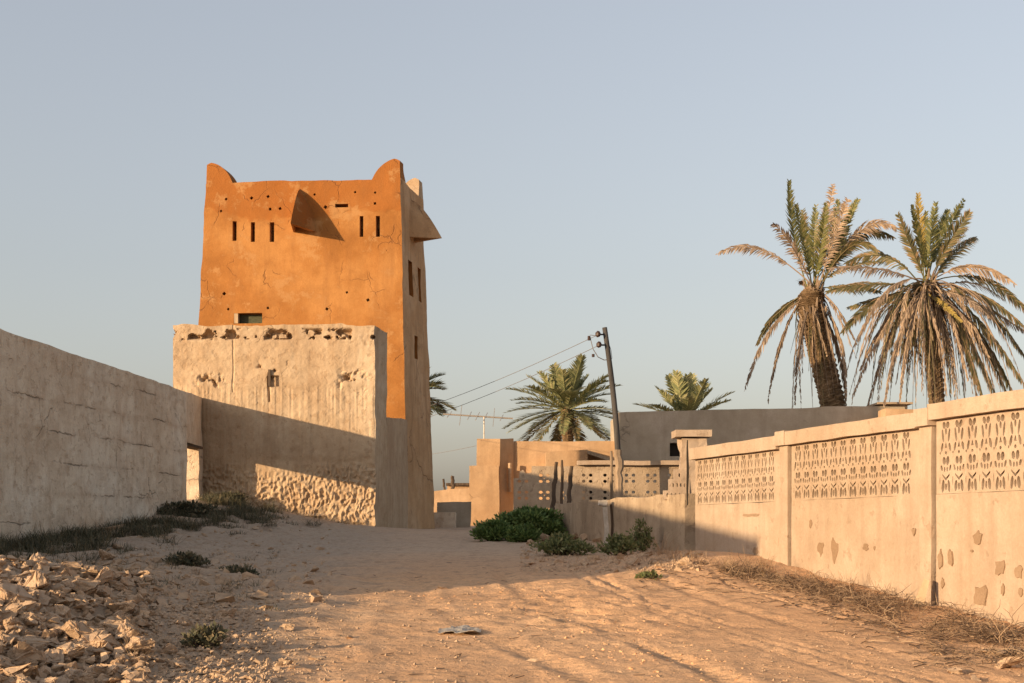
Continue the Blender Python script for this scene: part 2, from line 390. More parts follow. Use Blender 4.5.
me.polygons.foreach_set('use_smooth', [True]*len(me.polygons)); me.materials.append(MATS['sand'])
go = bpy.data.objects.new('ground', me); COL.objects.link(go); struct(go)

# ------------------------------------------------------------------ left boundary wall
P0 = Vector((-7.13, 19.5)); P1 = Vector((-6.12, 26.3)); P2 = Vector((-6.42, 28.97))
def lw(Y): return (-7.13+.1485*(Y-19.5), Y)
lwall = thing('boundary_wall', (-7.0, 20, -.3), 'long weathered plaster wall along the left side of the track, with a doorway near the orange tower', 'wall')
m = MB(); T = (-.27, .0)
def dl(p, A):
    q = p[:, 1]; z = p[:, 2]
    d = .02*fbm(q*.9, z*.9, s=8, o=4)+.012*fbm(q*5, z*5, s=9, o=3)
    top = np.where(A[:, 2] > .98, 1, 0)*.014*fbm(q*1.2, 0*q, s=12, o=4)
    return np.stack([d, 0*d, top], 1)
def seg(ya, yb, za, zb, n_, z0=-1.6, nz=22, nm=m):
    a, b = lw(ya), lw(yb); nm.hexa(hexz(a, b, T, z0, za, zb), n_, 1, nz, dl)
seg(7.3, 15.8, 2.42, 2.42, 40); seg(15.8, 26.3, 2.9, 2.6, 150, nz=50)
def p12(Y):
    t = (Y-26.3)/(28.97-26.3); return (P1.x+(P2.x-P1.x)*t, Y)
m.hexa(hexz(lw(26.3), p12(26.42), T, -1, 2.6, 2.61), 2, 1, 20, dl)
m.hexa(hexz(p12(26.42), p12(28.28), T, 1.68, 2.61, 2.71), 10, 1, 8, dl)
m.hexa(hexz(p12(28.28), p12(28.97), T, -1, 2.71, 2.75), 6, 1, 20, dl)
m.build('wall', 'wall_plaster', lwall)
m = MB()
m.box((p12(27.35)[0]-.13, 27.35, 1.655), (.25, 1.84, .05)); m.build('door_lintel', 'dark_wood', lwall)

# ------------------------------------------------------------------ orange tower
tower = thing('watchtower', (-5.0, 35, 0), 'tall orange plastered watchtower with horned corners and narrow slits', 'tower')
bFL = P(187, 530, 33.8); bFR = P(408.5, 530, 33.4); bBR = P(436.5, 530, 35.8); bBL = bFL+(bBR-bFR)
ZT = 8.42
tFL = P(205.5, 0, 33.95); tFR = P(400.5, 0, 33.55); tBR = P(422.8, 0, 35.75); tBL = tFL+(tBR-tFR)
def zc(v, z): return (v.x, v.y, z)
def tq(u, v, z):      # point on the tower plan at height z; u left-right 0..1, v front-back 0..1
    w = (z+1)/(ZT+1)
    def L(a, b): return Vector((a.x+(b.x-a.x)*w, a.y+(b.y-a.y)*w))
    fl, fr, br, bl = L(bFL, tFL), L(bFR, tFR), L(bBR, tBR), L(bBL, tBL)
    f = fl+(fr-fl)*u; k = bl+(br-bl)*u; q = f+(k-f)*v
    return Vector((q.x, q.y, z))
m = MB()
c8 = [[[zc(bFL, -1), zc(bFR, -1)], [zc(bBL, -1), zc(bBR, -1)]], [[zc(tFL, ZT), zc(tFR, ZT)], [zc(tBL, ZT), zc(tBR, ZT)]]]
def dt(p, A):
    inner = 1-np.maximum(np.maximum(np.abs(A[:, 0]-.5), 0), 0)
    d = .030*fbm(p[:, 0]*.7, p[:, 2]*.7, p[:, 1]*.7, s=4, o=3)
    e = .022*fbm(p[:, 0]*2.1, p[:, 2]*2.1, p[:, 1]*2.1, s=6, o=3)
    zt = np.where(A[:, 2] > .99, .03*fbm(p[:, 0]*1.5, p[:, 1]*1.5, s=2, o=3), 0)
    return np.stack([e, d, zt], 1)
m.hexa(c8, 54, 24, 90, dt)
body = m.build('wall', ['tower_plaster', 'tower_side_plaster', 'dark_inside'], tower)
# front face position at a pixel
def fx(x, y):
    lo, hi = 32.8, 34.6
    for _ in range(40):
        Y = (lo+hi)/2; q = P(x, y, Y)
        w = (q.z+1)/(ZT+1); fl = Vector((bFL.x+(tFL.x-bFL.x)*w, bFL.y+(tFL.y-bFL.y)*w)); fr = Vector((bFR.x+(tFR.x-bFR.x)*w, bFR.y+(tFR.y-bFR.y)*w))
        yl = fl.y+(fr.y-fl.y)*(q.x-fl.x)/(fr.x-fl.x)
        if yl > Y: lo = Y
        else: hi = Y
    return q
def sx_(x, y):          # right side face position at a pixel
    lo, hi = 33.0, 36.4
    for _ in range(40):
        Y = (lo+hi)/2; q = P(x, y, Y); w = (q.z+1)/(ZT+1)
        fr = Vector((bFR.x+(tFR.x-bFR.x)*w, bFR.y+(tFR.y-bFR.y)*w)); br = Vector((bBR.x+(tBR.x-bBR.x)*w, bBR.y+(tBR.y-bBR.y)*w))
        xl = fr.x+(br.x-fr.x)*(Y-fr.y)/(br.y-fr.y)
        if q.x > xl: lo = Y     # still outside the face
        else: hi = Y
    return q
angF = math.atan2(bFR.y-bFL.y, bFR.x-bFL.x); RF = Matrix.Rotation(angF, 3, 'Z')
angS = math.atan2(bBR.y-bFR.y, bBR.x-bFR.x); RS = Matrix.Rotation(angS, 3, 'Z')
cut = MB()
for (x, y0, y1, w) in [(234.5, 221, 241, .10), (252.8, 222, 242, .10), (271.8, 222, 242, .11), (361.5, 216, 237, .09), (378, 216, 237, .10)]:
    q = fx(x, (y0+y1)/2); cut.box(q, (w, .9, (y1-y0)/41.8), RF)
q = fx(341.5, 205.5); cut.box(q, (.32, .6, .085), RF)
q = fx(248, 318.2); cut.box(q, (.70, .7, .25), RF)
for (x, y) in [(226, 199), (251.5, 198), (268, 196.5), (314.5, 194.5), (355, 192), (375, 192.5), (375, 203.5), (221, 211), (270, 209), (280, 208.5), (325.4, 207), (224, 293.5), (228, 309), (268, 308), (347, 292.5), (368, 300), (327, 309)]:
    q = fx(x, y); r = random.uniform(.05, .075); cut.box(q, (r, .5, r), RF @ Matrix.Rotation(.6+random.random(), 3, 'Y'))
for (x, y0, y1, w) in [(410.6, 261, 296, .38), (419.6, 268, 302, .34), (416.2, 336, 359, .26)]:
    q = sx_(x, (y0+y1)/2); cut.box(q, (w, .7, (y1-y0)/40.5), RS)
cut.hexa([[[tq(.07, .15, 7.3), tq(.93, .15, 7.3)], [tq(.07, .85, 7.3), tq(.93, .85, 7.3)]], [[tq(.07, .15, 9), tq(.93, .15, 9)], [tq(.07, .85, 9), tq(.93, .85, 9)]]])
cutter = cut.build('cutter', 'dark_inside'); boolean(body, cutter)
me = body.data
nF = Vector((math.sin(angF), -math.cos(angF), 0))
mi = []
for p in me.polygons:
    nrm = p.normal; c = p.center
    mi.append(1 if (nrm.x > .75 and c.x > -6) or nrm.y > .7 else 0)
me.polygons.foreach_set('material_index', mi)
# window boards behind the openings (each a part)
m = MB(); q = fx(248, 318.2); m.box(q+Vector((.02, .22, 0)), (.66, .04, .24), RF); wf = m.build('window_shutter', 'shutter_wood', tower)
m = MB(); q = fx(236, 318.2); m.box(q+Vector((.0, .10, 0)), (.10, .16, .24), RF); m.build('window_frame', 'board_wood', tower)
# horns
def horn(u0, v0, su, sv, wd, h):
    """quarter-round horn at a parapet corner; u0/v0 corner (0|1)"""
    W_ = 4.7; D_ = 2.3; tk = .34
    m = MB(); K = 12
    def pt(du, dv, z):
        p = tq(u0+su*du/W_, v0+sv*dv/D_, z); a, b, c = p
        p.y += .030*float(fbm(a*.7, c*.7, b*.7, s=4, o=3)); p.x += .022*float(fbm(a*2.1, c*2.1, b*2.1, s=6, o=3)); return p
    for arm in (0, 1):
        st = 0 if arm == 0 else tk
        full = wd if arm == 0 else wd*.8
        rows = []
        for i_ in range(K+1):
            t = i_/K; d = st+(full-st)*(1-(1-t)**1.0)
            hz = h*max(0, 1-(d/full)**2.1)**.85
            if d < .10: hz -= h*.12*(1-d/.10)
            rows.append((d, hz))
        vs = []
        for d, hz in rows:
            for dd in (0.004, tk):
                for zz_ in (ZT-.12, ZT+hz):
                    vs.append(pt(d+.004, dd, zz_) if arm == 0 else pt(dd, d, zz_))
        fs = []
        for i_ in range(K):
            a = i_*4; b = a+4
            fs += [(a, b, b+1, a+1), (a+2, a+3, b+3, b+2), (a+1, b+1, b+3, a+3), (a, a+2, b+2, b)]
        fs += [(0, 1, 3, 2), (K*4, K*4+2, K*4+3, K*4+1)]
        m.add(vs, fs)
    return m
hm = [horn(0, 0, 1, 1, .66, .50), horn(1, 0, -1, 1, .70, .50), horn(0, 1, 1, -1, .6, .40), horn(1, 1, -1, -1, .6, .50)]
for k, h_ in enumerate(hm): h_.build('corner_horn', 'tower_plaster' if k < 3 else 'annex_plaster', tower)
# projecting hoods
def hood(origin, out, along, wl, wr, hgt, pr, name='hood'):
    """curved wedge: apex up on the wall, ridge leaning out to pr at the bottom; open underneath"""
    m = MB(); K = 14; top = []; L_ = []; R_ = []
    for i_ in range(K+1):
        t = i_/K; z = -hgt*t; tt = t**.68; e = (1-(1-t)**2)**.5 if t < 1 else 1; e = t**.85 if False else math.sin(t*math.pi/2)**.95
        L_.append(origin-along*(wl*e)+Vector((0, 0, z))-out*.05); R_.append(origin+along*(wr*e)+Vector((0, 0, z))-out*.05)
        top.append(origin+out*(pr*tt)+Vector((0, 0, z)))
    n_ = K+1; s_ = .78
    def inn(v, z): return origin+Vector((0, 0, -hgt*.0))+(v-origin)*s_
    outer = L_+top+R_
    vs = outer[:]
    cen = origin+Vector((0, 0, -hgt))
    fs = [(i_, i_+1, n_+i_+1, n_+i_) for i_ in range(K)]+[(n_+i_, n_+i_+1, 2*n_+i_+1, 2*n_+i_) for i_ in range(K)]
    # underside rim + hollow
    ib = len(vs)
    for v in (L_[-1], top[-1], R_[-1]):
        vs.append(cen+(v-cen)*.72); 
    vs.append(cen+Vector((0, 0, hgt*.6))+out*.05)
    a, b, c = K, n_+K, 2*n_+K
    fs += [(a, ib, ib+1, b), (b, ib+1, ib+2, c), (ib, ib+3, ib+1), (ib+1, ib+3, ib+2), (a, c, ib+2, ib)]
    m.add(vs, fs); return m
outF = RF @ Vector((0, -1, 0)); alF = RF @ Vector((1, 0, 0))
q = fx(300.0, 189); m = hood(q, outF, alF, .17, .44, 1.04, .98); m.build('hood', 'tower_plaster', tower)
outS = RS @ Vector((0, -1, 0)); alS = RS @ Vector((1, 0, 0))
q = sx_(411.5, 200); m = hood(q, outS, alS, .40, .40, .98, .78); m.build('hood', 'tower_side_plaster', tower)
q = tq(0, .5, 7.7); m = hood(q, -outS, -alS, .3, .3, .85, .30); m.build('hood', 'tower_side_plaster', tower)

# ------------------------------------------------------------------ pale annex in front of the tower
annex = thing('plastered_annex', (-4.9, 29.5, 0), 'pale crumbling plastered block in front of the orange tower, rough exposed stone at its foot', 'building')
AL = P(173, 0, 29.0); AR = P(375, 0, 29.0); BR_ = P(387.3, 0, 29.95); BL_ = Vector((AL.x+.15, 30.0, 0))
m = MB()
def da(p, A):
    x, y, z = p[:, 0], p[:, 1], p[:, 2]
    front = (A[:, 1] < .01).astype(float)
    ysc = HZ-F*z/29.0; xp = 512+F*x/29.0
    d = .02*fbm(x*1.2, z*1.2, s=41, o=3)+.004*fbm(x*12, z*12, s=42, o=3)
    d = d+.008*vnoise(z*7+.6*vnoise(x*1.1, z, s=47), x*.5, s=48)
    # exposed coarse stone near the foot
    wob = 12*vnoise(x*1.5, 0*x, s=45)
    foot = 1/(1+np.exp(-(ysc-470-wob)/4.0))
    sn = vnoise(x*13+1.5*vnoise(x*3, z*3, s=9), z*8.5, s=51); sn2 = vnoise(x*24, z*17, s=52)
    d = d+foot*(.06*np.abs(sn)**.7+.03*sn2+.01)
    # vertical drip ribs below the seam
    seam = 388+3*vnoise(x*3, 0*x, s=46)
    rib = 1/(1+np.exp(-(ysc-seam)/1.0))*(1-foot)
    d = d+rib*(.016+.007*vnoise(x*26, z*.7, s=55)+.006*vnoise(x*11, z*.5, s=56)) 
    # pits under the top edge
    band = np.exp(-((ysc-334)/4.6)**4)
    pit = np.clip(fbm(x*6.5, z*9, s=61, o=3)-.10, 0, 1)
    d = d+band*np.minimum(pit*.9, .2)
    for cx, cy, r1, r2 in [(211, 381, 10, 6), (270, 372, 9, 5), (352, 382, 10, 9), (262, 369, 3, 6)]:
        b_ = np.exp(-((xp-cx)/r1)**2-((ysc-cy)/r2)**2); d = d+b_*np.clip(fbm(x*7, z*7, s=63, o=3)-.0, 0, 1)*.35
    rec = ((np.abs(xp-273) < 5.5) & (np.abs(ysc-381) < 5)).astype(float); d = d+rec*.10
    groove = np.exp(-((xp-(232.5+1.2*vnoise(z*3, 0*z, s=3)))/.7)**2)*(ysc < 392); d = d+groove*.02
    groove = np.exp(-((xp-(269.5+1.2*vnoise(z*3, 0*z, s=5)))/.9)**2)*((ysc < 402) & (ysc > 372)); d = d+groove*.05
    topn = np.where(A[:, 2] > .995, .03*fbm(x*2.2, y*2, s=71, o=3), 0)
    side = (A[:, 0] > .99)*.02*fbm(y*2, z*2, s=72, o=3)
    return np.stack([side+0*d, d*front, topn], 1)
z0, z1 = -.6, 205/F*29.0
m.hexa([[[zc(AL, z0), zc(AR, z0)], [zc(BL_, z0), zc(BR_, z0)]], [[zc(AL, z1), zc(AR, z1)], [zc(BL_, z1), zc(BR_, z1)]]], 250, 8, 270, da)
m.build('wall', 'annex_plaster', annex)
m = MB(); a = (BR_.x, BR_.y); b = (bFR.x-.02, 33.42)
m.hexa(hexz(a, b, (-.3, .05), -.6, 2.42, 2.64), 20, 2, 20, nd(.015, 1.5, 3)); m.build('side_wall', 'annex_plaster', annex)
m = MB(); m.box(P(269.5, 378, 28.99), (.05, .05, .35)); m.build('spout', 'dark_wood', annex)

# ------------------------------------------------------------------ right ornamental wall
rw = thing('garden_wall', (3.4, 13, -.6), 'cream garden wall with pierced block screens, pilasters and coping along the right of the track', 'wall')
def rX(Y): return 6.94-.267*Y
wd = Vector((-.267, 1, 0)).normalized(); wn = Vector((-wd.y, wd.x, 0))  # wn faces the track (-x)
def wp(Y, out=0, z=0): return Vector((rX(Y), Y, z))+wn*out
def slab(m, Ya, Yb, o0, o1, z0, z1a, z1b=None, nx=1, nz=1, disp=None):
    a, b = wp(Ya, o0), wp(Yb, o0); t = wn*(o1-o0); m.hexa(hexz(a, b, t, z0, z1a, z1b), nx, 1, nz, disp)
def curve_panel(name, width, height, holes, thick, mat, parent, M):
    cu = bpy.data.curves.new(name, 'CURVE'); cu.dimensions = '2D'; cu.fill_mode = 'BOTH'; cu.extrude = thick/2
    def poly(pts):
        sp = cu.splines.new('POLY'); sp.points.add(len(pts)-1); sp.use_cyclic_u = True
        for q, pnt in zip(sp.points, pts): q.co = (pnt[0], pnt[1], 0, 1)
    if callable(height): poly(height())
    else: poly([(0, 0), (width, 0), (width, height), (0, height)])
    for h_ in holes: poly(h_)
    ob = bpy.data.objects.new(name, cu); COL.objects.link(ob); bpy.context.view_layer.update()
    me = bpy.data.meshes.new_from_object(ob.evaluated_get(bpy.context.evaluated_depsgraph_get())); bpy.data.objects.remove(ob)
    me.transform(M); me.materials.clear(); me.materials.append(MATS[mat]); me.name = name
    o = bpy.data.objects.new(name, me); COL.objects.link(o)
    if parent: o.parent = parent; o.location = -Vector(parent.location)
    return o
def ell(cx, cy, rx, ry, rot=0, k=9):
    c, s = math.cos(rot), math.sin(rot)
    return [(cx+rx*math.cos(a)*c-ry*math.sin(a)*s, cy+rx*math.cos(a)*s+ry*math.sin(a)*c) for a in [2*math.pi*i_/k for i_ in range(k)]]
def motif(x, y, w, h, kind):
    H = []
    def E(cx, cy, rx, ry, rot=0): H.append(ell(x+cx*w, y+cy*h, rx*w*random.uniform(1.35, 1.7), ry*h*random.uniform(1.2, 1.5), rot))
    if kind == 'u':
        E(.36, .84, .085, .075, .5); E(.64, .84, .085, .075, -.5)
        E(.26, .55, .055, .14, .18); E(.74, .55, .055, .14, -.18)
        H.append([(x+.40*w, y+.20*h), (x+.60*w, y+.20*h), (x+.5*w, y+.36*h)])
        E(.5, .66, .05, .07); E(.20, .22, .06, .10, -.3); E(.80, .22, .06, .10, .3); E(.5, .06, .05, .035); E(.05, .06, .035, .03)
    else:
        E(.36, .86, .085, .09, .15); E(.64, .86, .085, .09, -.15)
        E(.17, .66, .05, .07, .4); E(.83, .66, .05, .07, -.4); E(.40, .62, .04, .055); E(.60, .62, .04, .055)
        H.append([(x+.22*w, y+.50*h), (x+.5*w, y+.38*h), (x+.78*w, y+.50*h), (x+.78*w, y+.44*h), (x+.5*w, y+.30*h), (x+.22*w, y+.44*h)])
        E(.27, .15, .075, .13, -.15); E(.73, .15, .075, .13, .15); E(.5, .13, .05, .085); E(.03, .3, .02, .09)
    return H
secs = [(17.45, 15.12, 1.015, 12), (14.88, 12.42, 1.045, 12), (12.18, 9.70, 1.095, 12), (9.46, 7.0, 1.095, 12)]
nz_w = nd(.006, 1.6, 5)
for k, (Yf, Yn, ct, nm) in enumerate(secs):
    # lower panel: solid, the face towards the track
    m = MB(); slab(m, Yf, Yn, 0, -.16, -1.6, .31, None, 30, 20, nz_w); m.build('lower_panel', 'cream_plaster', rw)
    L = (wp(Yf)-wp(Yn)).length
    zb, ztp = .312, ct-.145; hh = (ztp-zb)
    holes = []
    mg = .05; w = (L-2*mg-.10)/nm
    for i_ in range(nm):
        holes += motif(mg+i_*w, .02+hh*.0, w, hh*.48, 'l') + motif(mg+i_*w, .02+hh*.49, w, hh*.48, 'u')
    M = Matrix.Translation(wp(Yf, -.035, zb)) @ Matrix(((-wd.x, 0, wn.x, 0), (-wd.y, 0, wn.y, 0), (0, 1, 0, 0), (0, 0, 0, 1)))
    curve_panel('pierced_screen', L, hh, holes, .06, 'cream_plaster', rw, M)
    m = MB(); slab(m, Yf-.01, Yn+.01, -.105, -.15, .315, ct-.147); m.build('screen_backing', 'house_plaster', rw)  # added darker ochre sheet; its colour stands in for shade inside the holes
    m = MB(); slab(m, Yf+.02, Yn-.02, .07, -.2, ct-.14, ct, None, 24, 2, nd(.006, 2.5, k)); m.build('coping', 'cream_plaster', rw)
for Y, ct, pw in [(15.0, 1.05, .20), (12.3, 1.06, .20), (9.58, 1.1, .2)]:
    m = MB(); slab(m, Y+.095, Y-.095, .03, -.18, -1.6, ct-.15, None, 4, 24, nd(.007, 2.2, 7)); slab(m, Y+.11, Y-.11, .078, -.2, ct-.148, ct+.005, None, 4, 2, nd(.007, 2.2, 9)); m.build('pilaster', 'cream_plaster', rw)
# broken, spalled patches of bare cement in the render
def wallpt(x, y):
    r = (x-512)/F; Y = 6.94/(r+.267); return Y, (HZ-y)/F*Y
def scar(cx, cy, w, h, seed, shp='e'):
    Y, z = wallpt(cx, cy); rr = random.Random(seed); k = 13; pts = []
    pxm = F*((cx-512)/F+.267)/Y; W_ = w/pxm/2; H_ = h/(F/Y)/2
    for i_ in range(k):
        a = 2*math.pi*i_/k; e = rr.uniform(.68, 1.18)
        ca, sa = math.cos(a), math.sin(a)
        if shp == 'r': q = max(abs(ca), abs(sa)); ca, sa = ca/q, sa/q
        if shp == 't': ca *= .45+.55*(sa*.5+.5)
        pts.append((W_*ca*e, H_*sa*e))
    m = MB(); base = wp(Y, 0, z)
    vs = [base-wd*p[0]+Vector((0, 0, p[1]))+wn*.0075 for p in pts]+[base-wd*p[0]*1.05+Vector((0, 0, p[1]*1.05))-wn*.012 for p in pts]
    fs = [tuple(range(k))]+[(i_, i_+k, (i_+1) % k+k, (i_+1) % k) for i_ in range(k)]
    m.add(vs, fs); m.build('bare_patch', 'scar_cement', rw)
for q in [(821, 549, 9, 15, 1, 't'), (835, 551, 9, 27, 2, 't'), (866, 547, 6, 7, 3, 'r'), (875, 548, 3, 5, 4, 't'), (811, 524, 3, 8, 5, 'e'), (751, 515, 16, 3, 6, 'r'), (756, 551, 7, 9, 7, 'e'),
          (978, 538, 9, 15, 8, 'e'), (940.5, 560, 5, 20, 9, 'e'), (950.5, 558, 5, 17, 10, 'e'), (1000.5, 568, 10, 14, 11, 'r'), (981, 595, 13, 20, 12, 'r'), (1003, 590, 4, 12, 13, 'e'), (1019, 572, 8, 12, 14, 'r'), (943, 583, 3, 10, 15, 'e'), (972, 551, 3, 3, 16, 'e'), (914, 532, 5, 8, 17, 't'), (1021, 592, 5, 10, 18, 'e')]:
    scar(*q)
# dark splits beside pilasters
for (x, y0, y1, w) in [(786.5, 490, 535, .012), (931, 545, 606, .022), (688, 440, 505, .02)]:
    Y, z = wallpt(x, (y0+y1)/2); m = MB(); hh = (y1-y0)/(F/Y); pts = [wp(Y+.008*math.sin(t*9), (.006 if x != 929.5 else .008), z+hh*(t-.5)) for t in [i_/8 for i_ in range(9)]]
    m.tube(pts, [w*(.3+.7*math.sin(math.pi*(i_+.5)/9)) for i_ in range(9)], 4); m.build('crack', 'dark_inside', rw)

# leaning board
bx_ = Vector(wp(12.18, .16, 0)); g0 = gz(bx_.x-.12, 12.1)
m = MB(); m.hexa([[[(bx_.x-.12, 12.02, g0-.05), (bx_.x-.02, 12.0, g0-.05)], [(bx_.x-.11, 12.05, g0-.05), (bx_.x-.01, 12.03, g0-.05)]], [[(bx_.x+.03, 12.10, g0+.24), (bx_.x+.07, 12.08, g0+.22)], [(bx_.x+.035, 12.13, g0+.24), (bx_.x+.075, 12.11, g0+.22)]]], 2, 1, 4)
o = m.build('wood_board', 'board_wood', None); tag(o, 'short pale splintered board leaning against the foot of the garden wall pilaster', 'board')

# corner pier behind the garden wall end
pr = thing('corner_pier', (2.42, 18.5, -.3), 'square cream pier with projecting cap at the far end of the garden wall', 'pier')
m = MB(); a = P(681, 0, 18.4); b = P(706, 0, 18.4); m.hexa(hexz((a.x, 18.4), (b.x, 18.4), (0, .33), -.6, 1.22), 6, 6, 30, nd(.03, 4, 3)); m.build('shaft', 'cream_plaster', pr)
a = P(675.5, 0, 18.34); b = P(711.5, 0, 18.34); m = MB(); m.hexa(hexz((a.x, 18.33), (b.x, 18.33), (0, .47), 1.222, 1.315), 6, 4, 2, nd(.008, 2, 5)); m.build('cap', 'cream_plaster', pr)

# ------------------------------------------------------------------ low wall, broken blocks, screen wall beyond
low = thing('low_wall', (1.5, 21, -.2), 'low grey cement wall with stained broken top behind the green bushes', 'wall')
m = MB(); A_ = (2.19, 17.75); B_ = (.76, 24.2)
def dlow(p, A):
    t = np.where(A[:, 2] > .99, .015*fbm(p[:, 1]*1.6, p[:, 0]*.0, s=33, o=4), 0); e = .012*fbm(p[:, 1]*2, p[:, 2]*2, s=34, o=3)
    return np.stack([e, 0*e, t], 1)
m.hexa(hexz(A_, B_, (.15, .03), -.8, .46, .46), 60, 1, 14, dlow); m.build('wall', 'old_concrete', low)
# stepped broken screen blocks on top of the low wall by the pier
m_w = [(0, 0), (0.0, .12), (.07, .12), (.07, .27), (.14, .27), (.14, .40), (.22, .40), (.22, .56), (.34, .56), (.34, 0)]
bb = thing('broken_screen', (2.1, 18.3, .4), 'stepped remains of a pierced block screen beside the square pier', 'block screen')
holes = []
for r_ in range(4):
    for c_ in range(6):
        hx, hy = .05+c_*.052+.02*(r_ % 2), .06+r_*.13
        lim = np.interp(max(0, hx-.024), [0, .07, .0701, .14, .1401, .22, .2201, .34], [.12, .12, .27, .27, .40, .40, .56, .56])
        if hy < lim-.04 and hx < .32: holes.append(ell(hx, hy, .014, .026))
M = Matrix.Translation(Vector((P(664, 0, 18.55).x-.02, 18.45, .40))) @ Matrix(((1, 0, 0, 0), (0, 0, -1, 0), (0, 1, 0, 0), (0, 0, 0, 1)))
curve_panel('pierced_block', 1, lambda: m_w, holes, .1, 'cream_plaster', bb, M)

sw = thing('screen_wall', (2.0, 29.8, 0), 'old pierced breeze block wall with a concrete coping behind the stakes and pole', 'wall')
Yw = 29.8; xa, xb = P(513.5, 0, Yw).x, P(692, 0, Yw).x; Wd = xb-xa
def outl():
    pts = [(0, 0), (0, 1.12)]
    for x_, z_ in [(.12, 1.12), (.13, 1.26), (.2, 1.30), (.26, 1.22), (.38, 1.24), (.39, 1.38), (1.3, 1.37), (1.32, 1.395)]: pts.append((x_, z_))
    pts += [(Wd, 1.395), (Wd, 0)]
    return pts
holes = []; bw = .455
for i_ in range(int(Wd/bw)):
    for r_ in range(3):
        cx, cy = .2+i_*bw, 1.12-r_*.36
        if i_ == 0 and r_ == 0: cy -= .0
        for dx in (-.075, .075):
            for dy in (-.065, .065):
                holes.append(ell(cx+dx, cy+dy, .042, .034, 0, 8))
        holes.append(ell(cx, cy, .014, .014, 0, 6))
holes = [h for h in holes if not (h[0][0] < .40 and max(q[1] for q in h) > 1.10)]
holes += [ell(.18, .93+.0, .001, .001, 0, 3)][:0]
M = Matrix.Translation(Vector((xa, Yw, -.02))) @ Matrix(((1, 0, 0, 0), (0, 0, -1, 0), (0, 1, 0, 0), (0, 0, 0, 1)))
curve_panel('pierced_blocks', Wd, outl, holes, .12, 'old_concrete', sw, M)
m = MB(); a = P(577, 0, Yw).x; m.hexa(hexz((a, Yw-.2), (xb, Yw-.2), (0, .42), 1.378, 1.47), 40, 2, 1, nd(.008, 1.5, 2)); m.build('coping', 'cream_plaster', sw)

# stakes and posts
def stake(p0, p1, Y, r, label, mat='dark_wood', name='wooden_stake', group='crooked stakes before the screen wall', cat='stake', r1=None):
    a = P(p0[0], p0[1], Y); b = P(p1[0], p1[1], Y+.05); m = MB(); k = 9; r1 = r1 or r*.8
    pts = [a.lerp(b, t/k)+Vector((random.uniform(-.3, .3)*r, 0, 0)) for t in range(k+1)]
    m.tube(pts, [r+(r1-r)*t/k+random.uniform(-.12, .12)*r for t in range(k+1)], 7)
    return tag(m.build(name, mat, None), label, cat, group)
stake((552.5, 512), (556.5, 462), 25.6, .045, 'dark leaning stake, leftmost of the three beside the large green bush')
stake((561.5, 510), (562.3, 460), 27.0, .032, 'thin upright stake, middle one of the three before the pierced blocks')
stake((568, 510), (571.5, 466), 26.3, .045, 'dark leaning stake with a blunt top, rightmost of the three before the pierced blocks')
stake((611, 525), (611.5, 451), 26.0, .034, 'pale slim peeling post rising just left of the utility pole stump', 'grey_wood', 'wooden_post', 'old posts by the utility pole', 'post')
stake((619, 502), (618.5, 450), 28.4, .08, 'thick pale rough trunk stump bound to the foot of the utility pole', 'grey_wood', 'wooden_post', 'old posts by the utility pole', 'post', .09)
bp = thing('broken_post', (1.4, 21.5, -.2), 'pale broken concrete post with a white lump on top before the low wall', 'post')
X_, Y_ = P(606.5, 0, 20.75).x, 20.75
m = MB(); m.hexa(hexz((X_-.04, Y_), (X_+.025, Y_), (0, .07), -.45, .36), 2, 2, 12, nd(.02, 3, 1)); m.build('shaft', 'white_paint', bp)
m = MB(); m.hexa(hexz((X_-.11, Y_-.02), (X_+.0, Y_-.02), (0, .11), .36, .42, .45), 4, 3, 3, nd(.03, 5, 1)); m.build('cap', 'white_paint', bp)
m = MB(); m.tube([(X_+.07, Y_+.05, -.4), (X_+.09, Y_+.05, .1), (X_+.07, Y_+.05, .38)], .018, 5); m.build('rebar', 'dark_wood', bp)

# ------------------------------------------------------------------ utility pole and cables
pb_, pt_ = P(619.5, 528, 29.0), P(604.6, 327.5, 29.0)
up_ = thing('utility_pole', (pb_.x, 29.0, -.2), 'dark leaning wooden utility pole with two short insulator arms', 'utility pole')
m = MB(); k = 14
def pc(t): 
    q = pb_.lerp(pt_, t); q.x += .10*math.sin(t*math.pi)*.9; return q
m.tube([pc(t/k) for t in range(k+1)], [.070-.018*t/k for t in range(k+1)], 10); m.build('pole', 'pole_wood', up_, True)
ends = []
for (x, y) in [(598.5, 334.5), (599.5, 345)]:
    a = pc(1-(y-327.5)/200); b = P(x, y, 28.9)
    m = MB(); m.tube([a, b], .018, 5); arm = m.build('insulator_arm', 'pole_wood', up_)
    m = MB(); m.tube([b+Vector((0, 0, -.05)), b+Vector((-.01, 0, -.02)), b+Vector((-.01, 0, .03)), b+Vector((0, 0, .07))], [.03, .055, .055, .025], 8); o = m.build('insulator', 'insulator', up_)
    ends.append(b)
m = MB(); m.tube([P(599, 336, 28.9), P(590, 335, 28.9), P(591, 341, 28.9), P(593, 349, 28.9), P(598, 357, 28.95), P(604, 360, 29), pc(.84)], .009, 4); m.build('jumper_wire', 'wire_black', up_)
m = MB(); m.tube([pc(.97), P(611, 350, 29), P(612, 358, 29), pc(.82)], .007, 4); m.build('jumper_wire', 'wire_black', up_)
m = MB(); q = P(593.2, 357, 28.95); m.tube([q, q+Vector((0, 0, .06))], .03, 6); m.build('connector', 'insulator', up_); m = MB(); q = P(589, 336, 28.9); m.tube([q, q+Vector((0, 0, -.09))], .03, 6); m.build('connector', 'insulator', up_)
